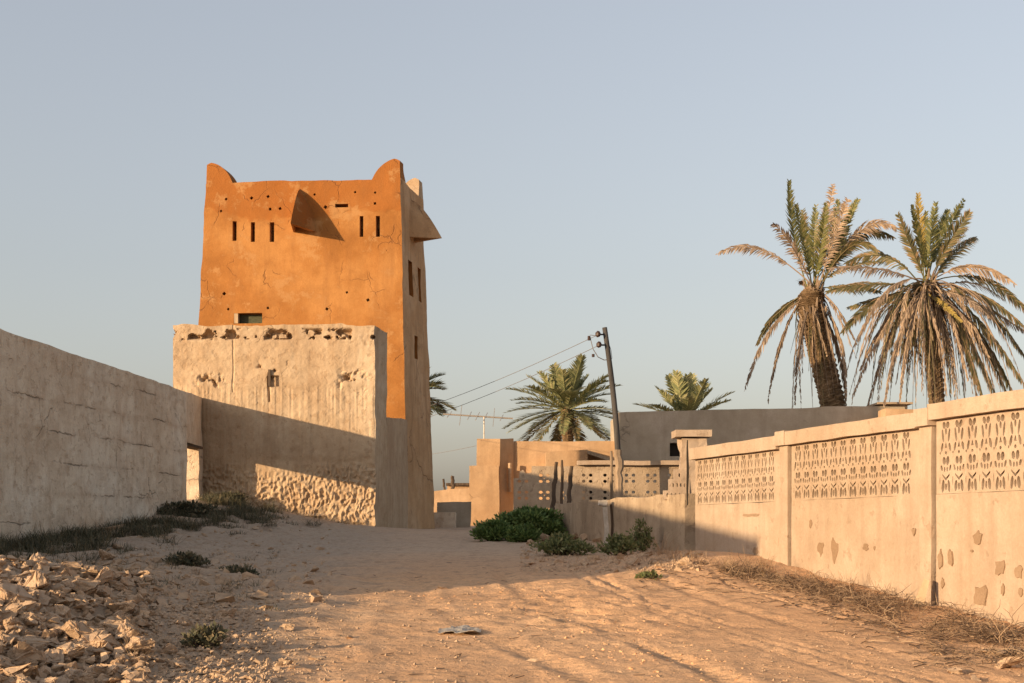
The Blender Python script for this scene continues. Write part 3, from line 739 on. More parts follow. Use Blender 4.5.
def cable(a, b, sag, label, r=.011):
    m = MB(); k = 40; pts = [a.lerp(b, t/k)-Vector((0, 0, sag*4*(t/k)*(1-t/k))) for t in range(k+1)]
    m.tube(pts, r, 4); return tag(m.build('overhead_cable', 'wire_black', None), label, 'cable', 'overhead cables')
e2 = P(250, 430, 70); cable(ends[0], e2, .9, 'upper thin black cable running from the utility pole top towards the tower', .0065)
e3 = P(250, 441, 70); cable(ends[1], e3, .9, 'lower thin black cable running from the utility pole towards the tower', .0065)
cable(P(380, 459, 62), P(484, 444, 46.2), .1, 'faint low cable sagging between the tower and the roof with the aerial', .009)

# ------------------------------------------------------------------ lit house and its parts
hs = thing('flat_roofed_house', (0, 44, 0), 'low sunlit ochre house with flat roof beyond the pierced block wall', 'house')
Yh = 44.0
m = MB(); m.hexa(hexz((.05, Yh), (P(619, 0, Yh).x-.02, Yh), (0, 3.0), -.5, 88.5/F*Yh, 88.8/F*Yh), 50, 6, 26, nd(.02, 1.1, 2)); m.build('wall', 'house_plaster', hs)
a = P(476.5, 0, 43.62); b = P(499.5, 0, 43.62); c_ = (.04, 43.98)
m = MB()
zt_ = 91/F*43.6
bl = (a.x, 45.5); 
m.hexa([[[(a.x, 43.62, -.5), (b.x, 43.62, -.5)], [(a.x, 45.5, -.5), (.04, 43.95, -.5)]], [[(a.x, 43.62, zt_), (b.x, 43.62, zt_)], [(a.x, 45.5, zt_), (.04, 43.95, zt_+.03)]]], 16, 10, 24, nd(.02, 1.1, 2)); m.build('corner_block', 'house_plaster', hs)
a2 = P(469.5, 0, 43.3); b2 = P(499, 0, 43.3)
m = MB(); m.hexa(hexz((a2.x, 43.25), (b2.x, 43.25), (0, .35), -.5, 64/F*43.3), 16, 4, 20, nd(.02, 1.1, 2)); m.build('buttress', 'house_plaster', hs)
m = MB(); q0 = P(510, 492, 43.72); q1 = P(510, 463, 43.72); m.tube([q0, q1], .06, 8); m.build('drain_pipe', 'annex_plaster', hs)
a3 = P(546, 0, 42.7); b3 = P(587.5, 0, 42.7)
m = MB(); m.hexa(hexz((a3.x, 42.7), (b3.x, 42.7), (0, 1.28), -.3, 78/F*42.7, 80.5/F*42.7), 20, 6, 16, nd(.015, 1.1, 2)); m.build('porch_wall', 'house_plaster', hs)
m = MB(); m.hexa([[[P(587, 453.5, 42.6), P(612, 462, 42.6)], [P(587, 453.5, 43.98), P(612, 462, 43.98)]], [[P(587, 450, 42.6), P(613, 459, 42.6)], [P(587, 450, 43.98), P(613, 459, 43.98)]]]); m.build('porch_roof', 'old_concrete', hs)
m = MB(); m.hexa(hexz((P(590, 0, 43.96).x, 43.96), (P(611, 0, 43.96).x, 43.96), (0, .06), .5, 1.95)); m.build('doorway', 'dark_inside', hs)  # flat near-black slab painting the shade of the niche under the porch roof

gh = thing('cement_building', (8, 44.5, 0), 'large plain grey cement building in shadow behind the garden wall', 'building')
Yg = 43.6; ga, gb = P(618.5, 0, Yg).x, P(908, 0, Yg).x
m = MB(); m.hexa(hexz((ga, Yg), (gb, Yg), (0, 3.5), -.4, 117.6/F*Yg, 125.2/F*Yg), 60, 6, 24, nd(.02, .8, 2)); gw = m.build('wall', 'grey_cement', gh)
c = MB(); q = P(675, 449.5, Yg); c.box(q, (.32, .5, .42)); boolean(gw, c.build('cutter', 'dark_inside'))
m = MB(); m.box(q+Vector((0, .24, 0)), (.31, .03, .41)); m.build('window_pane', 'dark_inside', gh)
m = MB(); a = P(877, 0, 43.5).x; m.hexa(hexz((a, 43.4), (gb+.1, 43.4), (0, 1.5), 125.4/F*Yg, 127.4/F*Yg)); m.build('roof_slab', 'old_concrete', gh)
rp = thing('roof_parapet_block', (12.1, 42.5, 0), 'small pale sunlit block of wall between the grey building and the garden wall', 'wall')
m = MB(); a, b = P(886, 0, 42.4), P(931, 0, 42.4); m.hexa(hexz((a.x, 42.4), (b.x, 42.4), (0, .9), -.4, 121.5/F*42.4, 121/F*42.4), 10, 2, 12, nd(.02, .8, 2)); m.build('wall', 'house_plaster', rp)

# TV aerial
an = thing('tv_aerial', tuple(P(484, 439, 44.3)), 'thin metal television aerial on a mast above the ochre house', 'aerial')
m = MB(); m.tube([P(484, 441, 44.3), P(484, 417, 44.3)], .022, 6); m.build('mast', 'aluminium', an)
m = MB(); m.tube([P(443, 414, 44.4), P(513, 418.5, 44.4)], .026, 6); m.build('boom', 'aluminium', an)
for (x, dy, dx) in [(450, 3, 6), (461, 10, 3), (470, 4, 5), (478, 4, 5), (486, 4, 5), (494, 9, 2), (502, 3, 4)]:
    yb_ = 414+(x-443)/70*4.5; m = MB(); m.tube([P(x-dx*.5, yb_+dy, 43.9), P(x+dx*.3, yb_-dy, 44.9)], .012, 4); m.build('element', 'aluminium', an)

# small far things seen in the gap right of the tower
def blockthing(name, x0, x1, y0, Y, th, mat, label, cat, z0=-.5, y0b=None, group=None):
    a, b = P(x0, 0, Y), P(x1, 0, Y); m = MB()
    m.hexa(hexz((a.x, Y), (b.x, Y), (0, th), z0, (HZ-y0)/F*Y, (HZ-(y0b or y0))/F*Y), 14, 3, 8, nd(.03, 1.3, int(x0)))
    return tag(m.build(name, mat, None), label, cat, group)
blockthing('masonry_block', 433.5, 455, 512, 36.6, .7, 'wall_plaster', 'small squat pale block at the right foot of the orange tower', 'block')
blockthing('yard_wall', 437, 470.5, 502.5, 37.6, .25, 'grey_cement', 'low dark grey wall between the tower and the ochre house', 'wall')
blockthing('ruined_wall', 425, 480, 492, 60, .4, 'house_plaster', 'broken ochre wall far behind the dark grey wall', 'wall', y0b=487)
blockthing('distant_house', 447, 480, 486, 72, 4, 'house_plaster', 'tiny distant flat house with dark roof edge seen right of the tower', 'house')
m = MB(); a, b = P(446, 0, 71.8), P(481, 0, 71.8); m.hexa(hexz((a.x, 71.8), (b.x, 71.8), (0, 4.4), 44/F*72+.02, 46.5/F*72+.02)); o = m.build('roof_edge', 'dark_wood', None)
dh = bpy.data.objects['distant_house']; o.parent = dh
stake((453, 490), (452.2, 476), 71, .10, 'short far post, right one of the two above the distant house', 'dark_wood', 'wooden_post', 'far posts right of the tower', 'post')
stake((444.5, 492), (443.5, 479), 68, .06, 'short far post, left one of the two seen beside the tower', 'dark_wood', 'wooden_post', 'far posts right of the tower', 'post')

# ------------------------------------------------------------------ palms
def frond(m, b, c, t, ll=.55, n_=34, droop=.25, w=.022, fold=.75, up=None, r=.028, vee=.35, start=.16, rnd=random, gap=.06):
    b, c, t = Vector(b), Vector(c), Vector(t); k = 10
    bez = lambda s: b*(1-s)**2+c*(2*s*(1-s))+t*s*s
    tan = lambda s: ((c-b)*(1-s)+(t-c)*s).normalized()
    m.tube([bez(i_/k) for i_ in range(k+1)], [r*(1-.82*i_/k) for i_ in range(k+1)], 4, False)
    ref = up or Vector((0, 0, 1))
    for i_ in range(n_):
        s = start+(1-start)*(i_+rnd.random()*.5)/n_; p = bez(s); T = tan(s)
        if abs(T.dot(ref)) > .93 and up is None: rf = Vector((rnd.uniform(-.1, .1), -.9, .35))
        else: rf = ref
        Sd = T.cross(rf).normalized(); Nn = Sd.cross(T).normalized()
        if (Nn.z < 0 and up is None) or (up is not None and Nn.dot(up) < 0): Nn = -Nn
        env = min(1, .45+1.9*(s-start))*(1-.72*max(0, (s-.5)/.5)**1.3)
        L = ll*env
        for sg in (-1, 1):
            if rnd.random() < gap: continue
            l2 = L*rnd.uniform(.75-gap, 1.15)
            d = (T*fold+Sd*sg*(1-fold*.35)+Nn*vee*rnd.uniform(.5, 1.4)); d.normalize()
            d1 = (d+Vector((rnd.uniform(-.12, .12), rnd.uniform(-.12, .12), -droop*.4+rnd.uniform(-.1, .1)))).normalized()
            d2 = (d+Vector((0, 0, -droop))).normalized()
            q1 = p+d1*l2*.5; q2 = q1+d2*l2*.5; wv = d1.cross(Nn+Vector((.01, .02, .03))*sg).normalized()*w
            m.add([p-wv*.6, p+wv*.6, q1+wv, q1-wv, q2], [(0, 1, 2, 3), (3, 2, 4)])
def trunk(m, pts, r, k=16, per=.16, rnd=random):
    pts = [Vector(p) for p in pts]; L = sum((pts[i_+1]-pts[i_]).length for i_ in range(len(pts)-1)); n_ = int(L/per*3)
    def at(s):
        f = s*(len(pts)-1); i_ = min(int(f), len(pts)-2); return pts[i_].lerp(pts[i_+1], f-i_)
    vs = []
    rad = lambda s: np.interp(s, [0, .7, .92, 1], r)
    for i_ in range(n_+1):
        s = i_/n_; c = at(s)
        for j_ in range(k):
            a = 2*math.pi*j_/k; ph = (i_/3+((j_ % 2)*.5)) % 1
            rr = rad(s)*(1+.27*ph+rnd.uniform(-.04, .04)); vs.append((c.x+rr*math.cos(a), c.y+rr*math.sin(a), c.z))
    m.add(vs, [(i_*k+j_, i_*k+(j_+1) % k, (i_+1)*k+(j_+1) % k, (i_+1)*k+j_) for i_ in range(n_) for j_ in range(k)]+[tuple(range(n_*k, n_*k+k))])
def heropalm(name, label, Y, cen, base, tr_pts, rr, fronds, skirt, sc=1.0):
    """fronds: (mat key, tip px, ctrl px, tip depth offset, leaflet len)"""
    c0 = P(*cen, Y); th = thing(name, (P(base[0], 0, Y).x, Y, .0), label, 'palm tree', 'date palms')
    m = MB(); pts = [P(x, y, Y) for x, y in tr_pts]; pts[0].z = -.2; trunk(m, pts, rr); tm = m
    BK = len(m.f)
    g = {}
    for (mk, tip, ct, dz, ll) in fronds:
        if mk in 'gy': ll *= .82
        mm = g.setdefault(mk, MB())
        t = P(tip[0], tip[1], Y+dz); q = P(ct[0], ct[1], Y+dz*.55)
        s = c0+Vector((random.uniform(-.18, .18), random.uniform(-.2, .2), random.uniform(-.3, .2)))
        ln = (t-s).length
        hang = t.z < s.z-1.6
        lat = abs(t.x-s.x) > abs(t.z-s.z)*.7
        upv = Vector((random.uniform(-.3, .3), random.choice((-1, -1, 1))*random.uniform(.6, 1.0), random.uniform(.2, .8))).normalized()
        frond(mm, s, q, t, ll*(1.1 if lat else 1), int(24+ln*17), (1.1 if hang else .7) if lat or hang or mk == 'd' else .12, .020, 1.3 if hang else (1.0 if lat else .85), up=upv, vee=.1 if hang or mk == 'd' else .3, start=.22, gap=.28 if mk == 'd' else .15)
    rnd = random.Random(len(fronds))
    for i_ in range(skirt[0]):
        sk = g.setdefault('o' if i_ % 4 == 3 else 'd', MB())
        # dry hanging leaves wrapped round the trunk, spreading outwards
        a = rnd.choice((.3, 1.1, 2.3, 2.9, 3.5, 4.4, 5.3, 6.0))+rnd.gauss(0, .3); rad = skirt[1][0]+(skirt[1][1]-skirt[1][0])*rnd.random()**1.3; dl_ = rnd.uniform(*skirt[2]); ctr = pts[-1]
        s = c0+Vector((.25*math.cos(a), .25*math.sin(a), rnd.uniform(-.7, .1)))
        t = s+Vector((rad*math.cos(a)+skirt[3]*dl_+rnd.gauss(0, .22), rad*math.sin(a), -dl_))
        q = s+Vector((rad*.75*math.cos(a), rad*.75*math.sin(a), rnd.uniform(-.1, .55)*min(1, rad)-dl_*.12))
        frond(sk, s, q, t, rnd.uniform(.35, .6), 44, rnd.uniform(.5, 1.2), .011, rnd.uniform(1.2, 2.4), up=Vector((rnd.uniform(-1, 1), rnd.uniform(-1, 1), .2)), vee=.0, r=.026, start=.25, rnd=rnd, gap=.3)
    nm = {'g': ('crown', 'palm_green'), 'o': ('olive_fronds', 'palm_olive'), 'd': ('dead_fronds', 'palm_dead'), 'y': ('yellow_fronds', 'palm_yellow')}
    for k_, mm in g.items(): mm.build(nm[k_][0], nm[k_][1], th)
    # cut leaf bases bristling below the crown belong to the trunk
    m = tm; m.cur = 1
    for i_ in range(60):
        a = rnd.uniform(0, 2*math.pi); h_ = rnd.uniform(-1.5, .2); rb = .38 if h_ < -.5 else .22
        s = Vector((c0.x, c0.y, c0.z+h_))+Vector((rb*math.cos(a), rb*math.sin(a), 0)); s.x += (pts[-2].x-pts[-1].x)*min(1, -h_/2.2) if h_ < 0 else 0
        m.tube([s, s+Vector((.14*math.cos(a), .14*math.sin(a), .28))], [.05, .022], 4)
    m.build('trunk', ['palm_bark', 'palm_dead'], th)
    return th
heropalm('date_palm', 'tall ragged date palm with thick scaly leaning trunk, left of the tall pair', 46.0, (814, 290), (835, 408),
    [(846, 530), (840, 450), (832, 400), (819, 345), (810, 308), (812, 286)], [.35, .37, .38, .14],
    [('g', (789, 181), (790, 235), 0.5, .55), ('g', (796, 205), (805, 245), -.5, .5), ('g', (816, 206), (812, 245), .6, .5), ('g', (826, 203), (822, 250), -.6, .5), ('d', (833, 184), (826, 235), .2, .5),
     ('g', (838, 200), (832, 240), .9, .5), ('d', (848, 199), (836, 232), -.8, .5), ('g', (858, 200), (842, 225), .4, .5), ('g', (852, 212), (838, 240), -.3, .5), ('o', (803, 210), (806, 250), 1.2, .5),
     ('d', (773, 224), (792, 238), -.9, .42), ('d', (718, 254), (756, 231), -.5, .42), ('d', (897, 229), (858, 203), -.6, .48), ('o', (893, 238), (852, 216), .8, .48), ('o', (878, 252), (848, 222), -1.2, .42),
     ('o', (855, 245), (835, 250), 1.5, .5), ('o', (882, 262), (845, 262), -1, .42), ('d', (744, 392), (768, 305), -.6, .4), ('d', (768, 402), (780, 318), .5, .36), ('o', (757, 345), (775, 305), 1.2, .35),
     ('d', (795, 404), (797, 330), -1.2, .34), ('o', (880, 292), (850, 283), -.8, .45), ('d', (846, 398), (848, 330), -.8, .36), ('d', (857, 345), (838, 300), -1.2, .3), ('d', (802, 285), (799, 272), 1.0, .3),
     ('o', (766, 325), (790, 298), .8, .36), ('d', (846, 405), (842, 330), .8, .4)],
    (34, (.22, .60), (1.4, 3.9), .06))
heropalm('date_palm', 'broad ragged date palm with wide skirt of dead fronds, right of the tall pair', 44.6, (927, 285), (935, 408),
    [(938, 530), (938, 440), (936, 385), (932, 335), (928, 300), (927, 282)], [.21, .22, .26, .12],
    [('y', (918, 194), (920, 240), .4, .5), ('g', (936, 203), (930, 245), -.5, .5), ('g', (926, 212), (922, 250), .9, .45), ('g', (964, 200), (945, 232), .5, .5), ('o', (970, 212), (948, 240), -.6, .5), ('o', (976, 238), (950, 250), .8, .45),
     ('o', (898, 214), (912, 252), -.8, .4), ('g', (948, 210), (936, 240), 1.2, .5), ('g', (912, 205), (917, 245), -1.0, .4), ('d', (966, 228), (944, 245), 1.4, .45),
     ('o', (846, 264), (890, 238), .8, .55), ('d', (828, 269), (880, 262), -1.4, .55), ('o', (827, 292), (872, 278), .4, .55), ('o', (842, 333), (872, 292), -.6, .5), ('d', (858, 340), (885, 268), -1.5, .45), ('o', (848, 308), (888, 296), 1.5, .45),
     ('d', (1014, 284), (970, 252), -.6, .5), ('o', (1030, 316), (985, 262), .6, .55), ('o', (1036, 340), (980, 275), -1.0, .55), ('d', (1030, 335), (975, 300), 1.0, .5), ('o', (1028, 362), (985, 290), .2, .55), ('o', (1026, 388), (975, 300), -1.0, .6),
     ('d', (1004, 300), (965, 268), 1.4, .5), ('d', (990, 318), (960, 285), -1.8, .45), ('o', (1010, 400), (965, 300), .8, .6), ('o', (1000, 408), (960, 305), -1.5, .6), ('o', (1018, 405), (972, 300), 1.4, .6), ('o', (985, 408), (958, 310), -.5, .6),
     ('d', (852, 398), (890, 300), -1.0, .4), ('d', (868, 405), (895, 300), 1.0, .45), ('d', (884, 406), (900, 305), -1.6, .45), ('d', (860, 370), (890, 300), .2, .35), ('y', (962, 322), (942, 302), -1.9, .25), ('d', (968, 380), (950, 300), -2, .4), ('d', (900, 400), (908, 310), -1.8, .4)],
    (150, (.1, 2.5), (1.2, 4.2), .05))
def palm(label, Y, cen, R, nf, seed, mat='palm_light', droop=1.0, tr=.28, zb=-.3):
    rnd = random.Random(seed); c0 = P(*cen, Y); th = thing('date_palm', (c0.x, Y, 0), label, 'palm tree', 'date palms')
    m = MB(); trunk(m, [(c0.x+.3, Y, zb), (c0.x+.1, Y, c0.z*.5), (c0.x, Y, c0.z+.1)], [tr, tr, tr*1.3, tr], 12, .2, rnd); m.build('trunk', 'palm_bark', th)
    m = MB(); d = MB()
    for i_ in range(nf):
        f = i_/(nf-1); a = i_*2.39996+rnd.uniform(-.2, .2); el = math.radians(84-116*f**.78+rnd.uniform(-8, 8)); L = R*rnd.uniform(.8, 1.1)*(1 if f > .15 else rnd.uniform(.65, .95))
        s = c0+Vector((.12*math.cos(a), .12*math.sin(a), rnd.uniform(-.15, .1)))
        dirv = Vector((math.cos(el)*math.cos(a), math.cos(el)*math.sin(a), math.sin(el)))
        q = s+dirv*L*.55; t = s+dirv*L*.97+Vector((0, 0, -L*(.10+.30*math.cos(el))*droop))
        mm = d if (f > .86) else m
        frond(mm, s, q, t, .78, 50, .3, .04, .85, r=.04, vee=.4, rnd=rnd)
    m.build('crown', mat, th); d.build('dead_fronds', 'palm_olive', th); return th
palm('full green date palm rising behind the ochre house beside the utility pole', 78, (567, 409), 3.5, 62, 3, droop=.5)
palm('date palm crown just showing above the grey cement building roof', 84, (686, 421), 3.6, 42, 5, droop=.35)
palm('date palm mostly hidden behind the orange tower, a few fronds showing', 62, (409, 394), 1.95, 34, 9, droop=.6)

# ------------------------------------------------------------------ bushes and weeds
def bush(cx, cy, w, d, h, n_, mat, name, label, cat, seed, leaf=.05, group='green bushes by the low wall', tw='dark_wood'):
    rnd = random.Random(seed); g = gz(cx, cy); th = thing(name, (cx, cy, g), label, cat, group)
    cl = [(rnd.gauss(0, .38), rnd.gauss(0, .38), rnd.uniform(.15, .85), rnd.uniform(.16, .34)) for _ in range(26)]
    m = MB(); st = MB()
    for a, b, e, r_ in cl:
        a = max(-.95, min(.95, a)); b = max(-.95, min(.95, b)); e *= (1-.55*(a*a+b*b)**.5)+.1
        c = Vector((cx+a*w/2, cy+b*d/2, g+e*h))
        st.tube([(cx+a*w*.12, cy+b*d*.12, g-.03), ((cx+a*w*.3), cy+b*d*.3, g+e*h*.5), c], [.012, .009, .004], 4)
        for _ in range(n_//26):
            v = Vector((rnd.gauss(0, 1), rnd.gauss(0, 1), rnd.gauss(0, 1))).normalized()*rnd.random()**.4
            p = c+Vector((v.x*r_*w*.7, v.y*r_*d*.7, v.z*r_*h*.75))
            if p.z < g-.01: continue
            dr = (v+Vector((rnd.uniform(-.6, .6), rnd.uniform(-.6, .6), rnd.uniform(.1, .9)))).normalized(); sd = dr.orthogonal().normalized(); sd.rotate(Matrix.Rotation(rnd.uniform(0, 6.28), 3, dr))
            L = leaf*rnd.uniform(.6, 1.4); W = L*.24
            m.add([p, p+dr*L*.5+sd*W, p+dr*L, p+dr*L*.5-sd*W], [(0, 1, 2, 3)])
    st.build('stem', tw, th); m.build('foliage', mat, th); return th
def bpx(x, y): return onground(x, y)[:2]
bush(.22, 23.4, 1.3, .9, .56, 9000, 'bush_green', 'bush', 'large dense dark green bush in front of the ochre house', 'bush', 1, .07)
bush(-.28, 22.6, .6, .6, .34, 3800, 'bush_green', 'bush', 'small dark green bush at the left foot of the largest bush', 'bush', 2, .06)
bush(.18, 21.9, .55, .45, .28, 2600, 'bush_green', 'bush', 'low dark green clump right before the largest bush', 'bush', 8, .06)
x_, y_ = bpx(562, 556); bush(x_, y_, .68, .5, .26, 2600, 'bush_light', 'bush', 'pale green low bush among the stones in front of the largest bush', 'bush', 3, .05)
x_, y_ = bpx(618, 556); bush(x_, y_, .42, .4, .25, 1500, 'bush_light', 'bush', 'pale green weed clump beneath the low grey wall', 'bush', 4, .045)
x_, y_ = bpx(640, 552); bush(x_, y_, .35, .3, .42, 1300, 'bush_light', 'bush', 'upright grey green weed against the low grey wall', 'bush', 5, .045)
bush(-5.75, 28.55, .8, .3, .24, 2000, 'weed_dark', 'bush', 'scrubby dark tuft against the foot of the pale annex', 'bush', 6, .045, 'dark scrub on the left verge')
bush(-5.85, 25.2, 1.3, .5, .26, 2000, 'weed_dark', 'bush', 'dark scrub at the foot of the left wall by its doorway', 'bush', 7, .06, 'dark scrub on the left verge')
x_, y_ = bpx(183, 566); bush(x_, y_, .42, .4, .15, 900, 'weed_dark', 'bush', 'low grey green scrub just behind the right tip of the rubble heap', 'bush', 11, .05, 'dark scrub on the left verge')
x_, y_ = bpx(236, 575); bush(x_, y_, .36, .3, .09, 500, 'weed_dark', 'bush', 'smallest low scrub on the shaded verge right of the rubble heap', 'bush', 12, .05, 'dark scrub on the left verge')
x_, y_ = bpx(648, 578); bush(x_, y_+.0, .25, .2, .05, 300, 'bush_light', 'bush', 'tiny flat green weed at the sunlit edge of the sand', 'bush', 13, .04)
x_, y_ = bpx(205, 655); bush(x_, y_, .28, .22, .14, 600, 'weed_dark', 'bush', 'small dark scrub tuft in the front slope of the rubble heap', 'bush', 14, .04, 'dark scrub on the left verge')

def blades(m, x, y, n_, h, sp, rnd, lean=.5, w=.004, curl=.5, z=None):
    g = gz(x, y) if z is None else z
    for _ in range(n_):
        a = rnd.uniform(0, 6.283); r_ = sp*rnd.random()**.6; p = Vector((x+r_*math.cos(a)*.6, y+r_*math.sin(a)*.6, g-.01))
        b = rnd.uniform(0, 6.283); L = h*rnd.uniform(.5, 1.15); d = Vector((math.cos(b)*lean*rnd.random(), math.sin(b)*lean*rnd.random(), rnd.uniform(.25, 1))).normalized()
        q = p+d*L*.55; d2 = (d+Vector((math.cos(b), math.sin(b), -.4))*curl*rnd.random()).normalized(); t = q+d2*L*.5
        s = Vector((math.sin(b), -math.cos(b), 0))*w
        m.add([p-s, p+s, q+s*.8, q-s*.8, t], [(0, 1, 2, 3), (3, 2, 4)])
# dark ground weeds at the foot of the left wall
rnd = random.Random(31); m = MB()
for i_ in range(620):
    Y = rnd.uniform(15.5, 28.4); X = lw(min(Y, 26))[0]+.05+abs(rnd.gauss(0, .75)); 
    if vnoise(np.array([X*1.4]), np.array([Y*.9]), s=5)[0] < -.25: continue
    blades(m, X, Y, 70, rnd.uniform(.08, .34), .28, rnd, 1.5, .004, 1.3)
for i_ in range(150):
    Y = rnd.uniform(10.5, 20); X = -512/F*Y*rnd.uniform(.45, 1.05); 
    blades(m, X, Y, 26, rnd.uniform(.05, .14), .16, rnd, 1.6, .0025, 1.3)
tag(m.build('weeds', 'weed_dark', None), 'dark straggly weeds growing along the foot of the left wall', 'weeds', None, 'stuff')
# dry pale grass: tufts around the low wall corner and rubble heap
m = MB()
for i_ in range(60):
    x = rnd.uniform(640, 770); y = 552+rnd.random()*14+(x-640)*.12; X, Y, g = onground(x, y); blades(m, X, Y, 9, rnd.uniform(.08, .30), .14, rnd, 1.3, .0022, 1.2, g)
for i_ in range(75):
    x = rnd.uniform(770, 930); y = 572+(x-770)*.22+rnd.uniform(-3, 22); X, Y, g = onground(x, y); blades(m, X, Y, 7, rnd.uniform(.05, .20), .12, rnd, 1.4, .002, 1.2, g)
for (x, y, h) in [(196, 576, .12), (170, 572, .14), (222, 556, .12), (255, 548, .1), (150, 560, .14), (215, 580, .1), (136, 668, .20), (133, 660, .15), (205, 590, .12), (185, 592, .12), (225, 592, .10), (52, 552, .2), (14, 560, .15), (660, 556, .42), (672, 560, .3), (845, 588, .32), (895, 590, .32), (812, 585, .25)]:
    X, Y, g = onground(x, y); blades(m, X, Y, 34, h, .10, rnd, .9, .002, .9, g)
tag(m.build('dry_grass', 'straw', None), 'pale dry grass tufts scattered along the verges', 'grass', None, 'stuff')
# tangled dead brush along the garden wall
m = MB(); cnt = 0
def brushline(x):  # (centre y, half height px)
    return np.interp(x, [700, 760, 830, 880, 930, 980, 1024, 1100], [566, 576, 596, 610, 628, 640, 648, 660]), np.interp(x, [700, 760, 830, 900, 960, 1024, 1100], [3, 6, 12, 22, 24, 16, 16])
for i_ in range(6000):
    x = 1100-400*rnd.random()**1.25; cyy, hh = brushline(x); y = cyy+rnd.gauss(0, .5)*hh
    if vnoise(np.array([x*.045]), np.array([y*.10]), s=19)[0] < -.18: continue
    X, Y, g = onground(x, y)
    hmax = .01+.08*math.exp(-((y-cyy)/(hh+1))**2)*min(1, hh/18)
    p = Vector((X, Y, g+rnd.random()*hmax)); a = rnd.uniform(0, 6.283); pts = [p]; d = Vector((math.cos(a), math.sin(a)*.8, rnd.uniform(-.1, .45)))
    L = rnd.uniform(.06, .24)
    for s in range(3):
        d = (d+Vector((rnd.uniform(-.9, .9), rnd.uniform(-.9, .9), rnd.uniform(-.6, .35)))).normalized(); q = pts[-1]+d*L/3; q.z = max(q.z, gz(q.x, q.y)+.003) if s == 2 else q.z; pts.append(q)
    m.tube(pts, [.0028, .0026, .002, .001], 3, False)
tag(m.build('dead_brush', 'dry_twig', None), 'tangled dead brown brush heaped along the foot of the garden wall', 'brush', None, 'stuff')
m = MB()
for i_ in range(260):
    x = rnd.uniform(640, 960); cyy, hh = brushline(max(700, x)); y = cyy+hh*.6+abs(rnd.gauss(0, 12)); X, Y, g = onground(x, y)
    a = rnd.uniform(0, 6.283); L = rnd.uniform(.05, .22); p = Vector((X, Y, g+.006)); q = p+Vector((math.cos(a)*L*.5, math.sin(a)*L*.5, .012)); t = q+Vector((math.cos(a+.5)*L*.5, math.sin(a+.5)*L*.5, -.008))
    m.tube([p, q, t], [.004, .004, .002], 3, False)
for i_ in range(120):
    x = rnd.uniform(150, 640); y = rnd.uniform(560, 683); X, Y, g = onground(x, y); a = rnd.uniform(0, 6.283); L = rnd.uniform(.03, .10)
    p = Vector((X, Y, g+.004)); m.tube([p, p+Vector((math.cos(a)*L, math.sin(a)*L, .008))], .003, 3, False)
tag(m.build('loose_twigs', 'dry_twig', None), 'loose dry twigs strewn over the sand', 'twigs', None, 'stuff')

# ------------------------------------------------------------------ stones
def rockmesh(seed, flat=1.0, k=14):
    rnd = random.Random(seed); bm = bmesh.new()
    for _ in range(k):
        v = Vector((rnd.gauss(0, 1), rnd.gauss(0, 1), rnd.gauss(0, 1))).normalized()*rnd.uniform(.75, 1.1)
        bm.verts.new((v.x*.58, v.y*.44, v.z*.36*flat))
    r_ = bmesh.ops.convex_hull(bm, input=bm.verts); bmesh.ops.delete(bm, geom=[g for g in r_['geom_interior'] if isinstance(g, bmesh.types.BMVert)], context='VERTS')
    bmesh.ops.bevel(bm, geom=list(bm.edges), offset=.04, segments=2, affect='EDGES')
    bmesh.ops.triangulate(bm, faces=bm.faces); bmesh.ops.subdivide_edges(bm, edges=bm.edges, cuts=2)
    co = np.array([v.co[:] for v in bm.verts])
    dd = .10*fbm(co[:, 0]*4.5+seed, co[:, 1]*4.5, co[:, 2]*4.5, seed, 5, .62)
    for v, q in zip(bm.verts, dd): v.co += v.co.normalized()*float(q)
    me = bpy.data.meshes.new('stone'); bm.to_mesh(me); bm.free(); me.materials.append(MATS['stone']); return me
RK = [rockmesh(s, .8+.5*(s % 3)/2) for s in range(12)]
def stone(x, y, z, s, label, group, k=None, mat=None, rot=None, name='stone', sc=None):
    me = RK[(k if k is not None else random.randrange(12))]
    if mat: me = me.copy(); me.materials.clear(); me.materials.append(MATS[mat])
    o = bpy.data.objects.new(name, me); COL.objects.link(o); o.location = (x, y, z)
    o.rotation_euler = rot or (random.uniform(-.4, .4), random.uniform(-.4, .4), random.uniform(0, 6.28))
    o.scale = sc or (s*random.uniform(.8, 1.25), s*random.uniform(.8, 1.25), s*random.uniform(.7, 1.1)); return tag(o, label, 'stone', group)
GH = 'stones of the rubble heap'
heroes = [(134, 583, .17, (.13, .12, .24), 'upright pale stone standing highest at the right end of the rubble heap'),
          (77, 604, .32, (.34, .26, .22), 'broad flat faced boulder in the middle of the rubble heap crest'),
          (12, 615, .42, (.40, .34, .40), 'large rounded boulder at the left edge of the rubble heap'),
          (46, 630, .2, (.13, .13, .26), 'upright light stone beside the large rounded boulder'),
          (30, 645, .36, (.40, .3, .20), 'wide sloping slab below the upright light stone'),
          (40, 583, .24, (.28, .2, .14), 'flat capped stone on the crest of the rubble heap at left'),
          (88, 623, .18, (.22, .18, .18), 'arched looking stone in the centre of the rubble heap'),
          (115, 617, .2, (.18, .16, .18), 'blocky stone at the right of the heap centre'),
          (100, 664, .16, (.20, .16, .13), 'pale wedge shaped stone low in the front of the rubble heap'),
          (160, 668, .14, (.13, .12, .12), 'small sunlit stone alone at the front foot of the heap'),
          (28, 683, .3, (.36, .3, .20), 'sunlit slab in the bottom left corner of the picture'),
          (60, 690, .2, (.26, .2, .16), 'sunlit lump right of the bottom left slab'),
          (8, 641, .2, (.20, .14, .07), 'small whitish flat chip at the left edge of the rubble heap')]
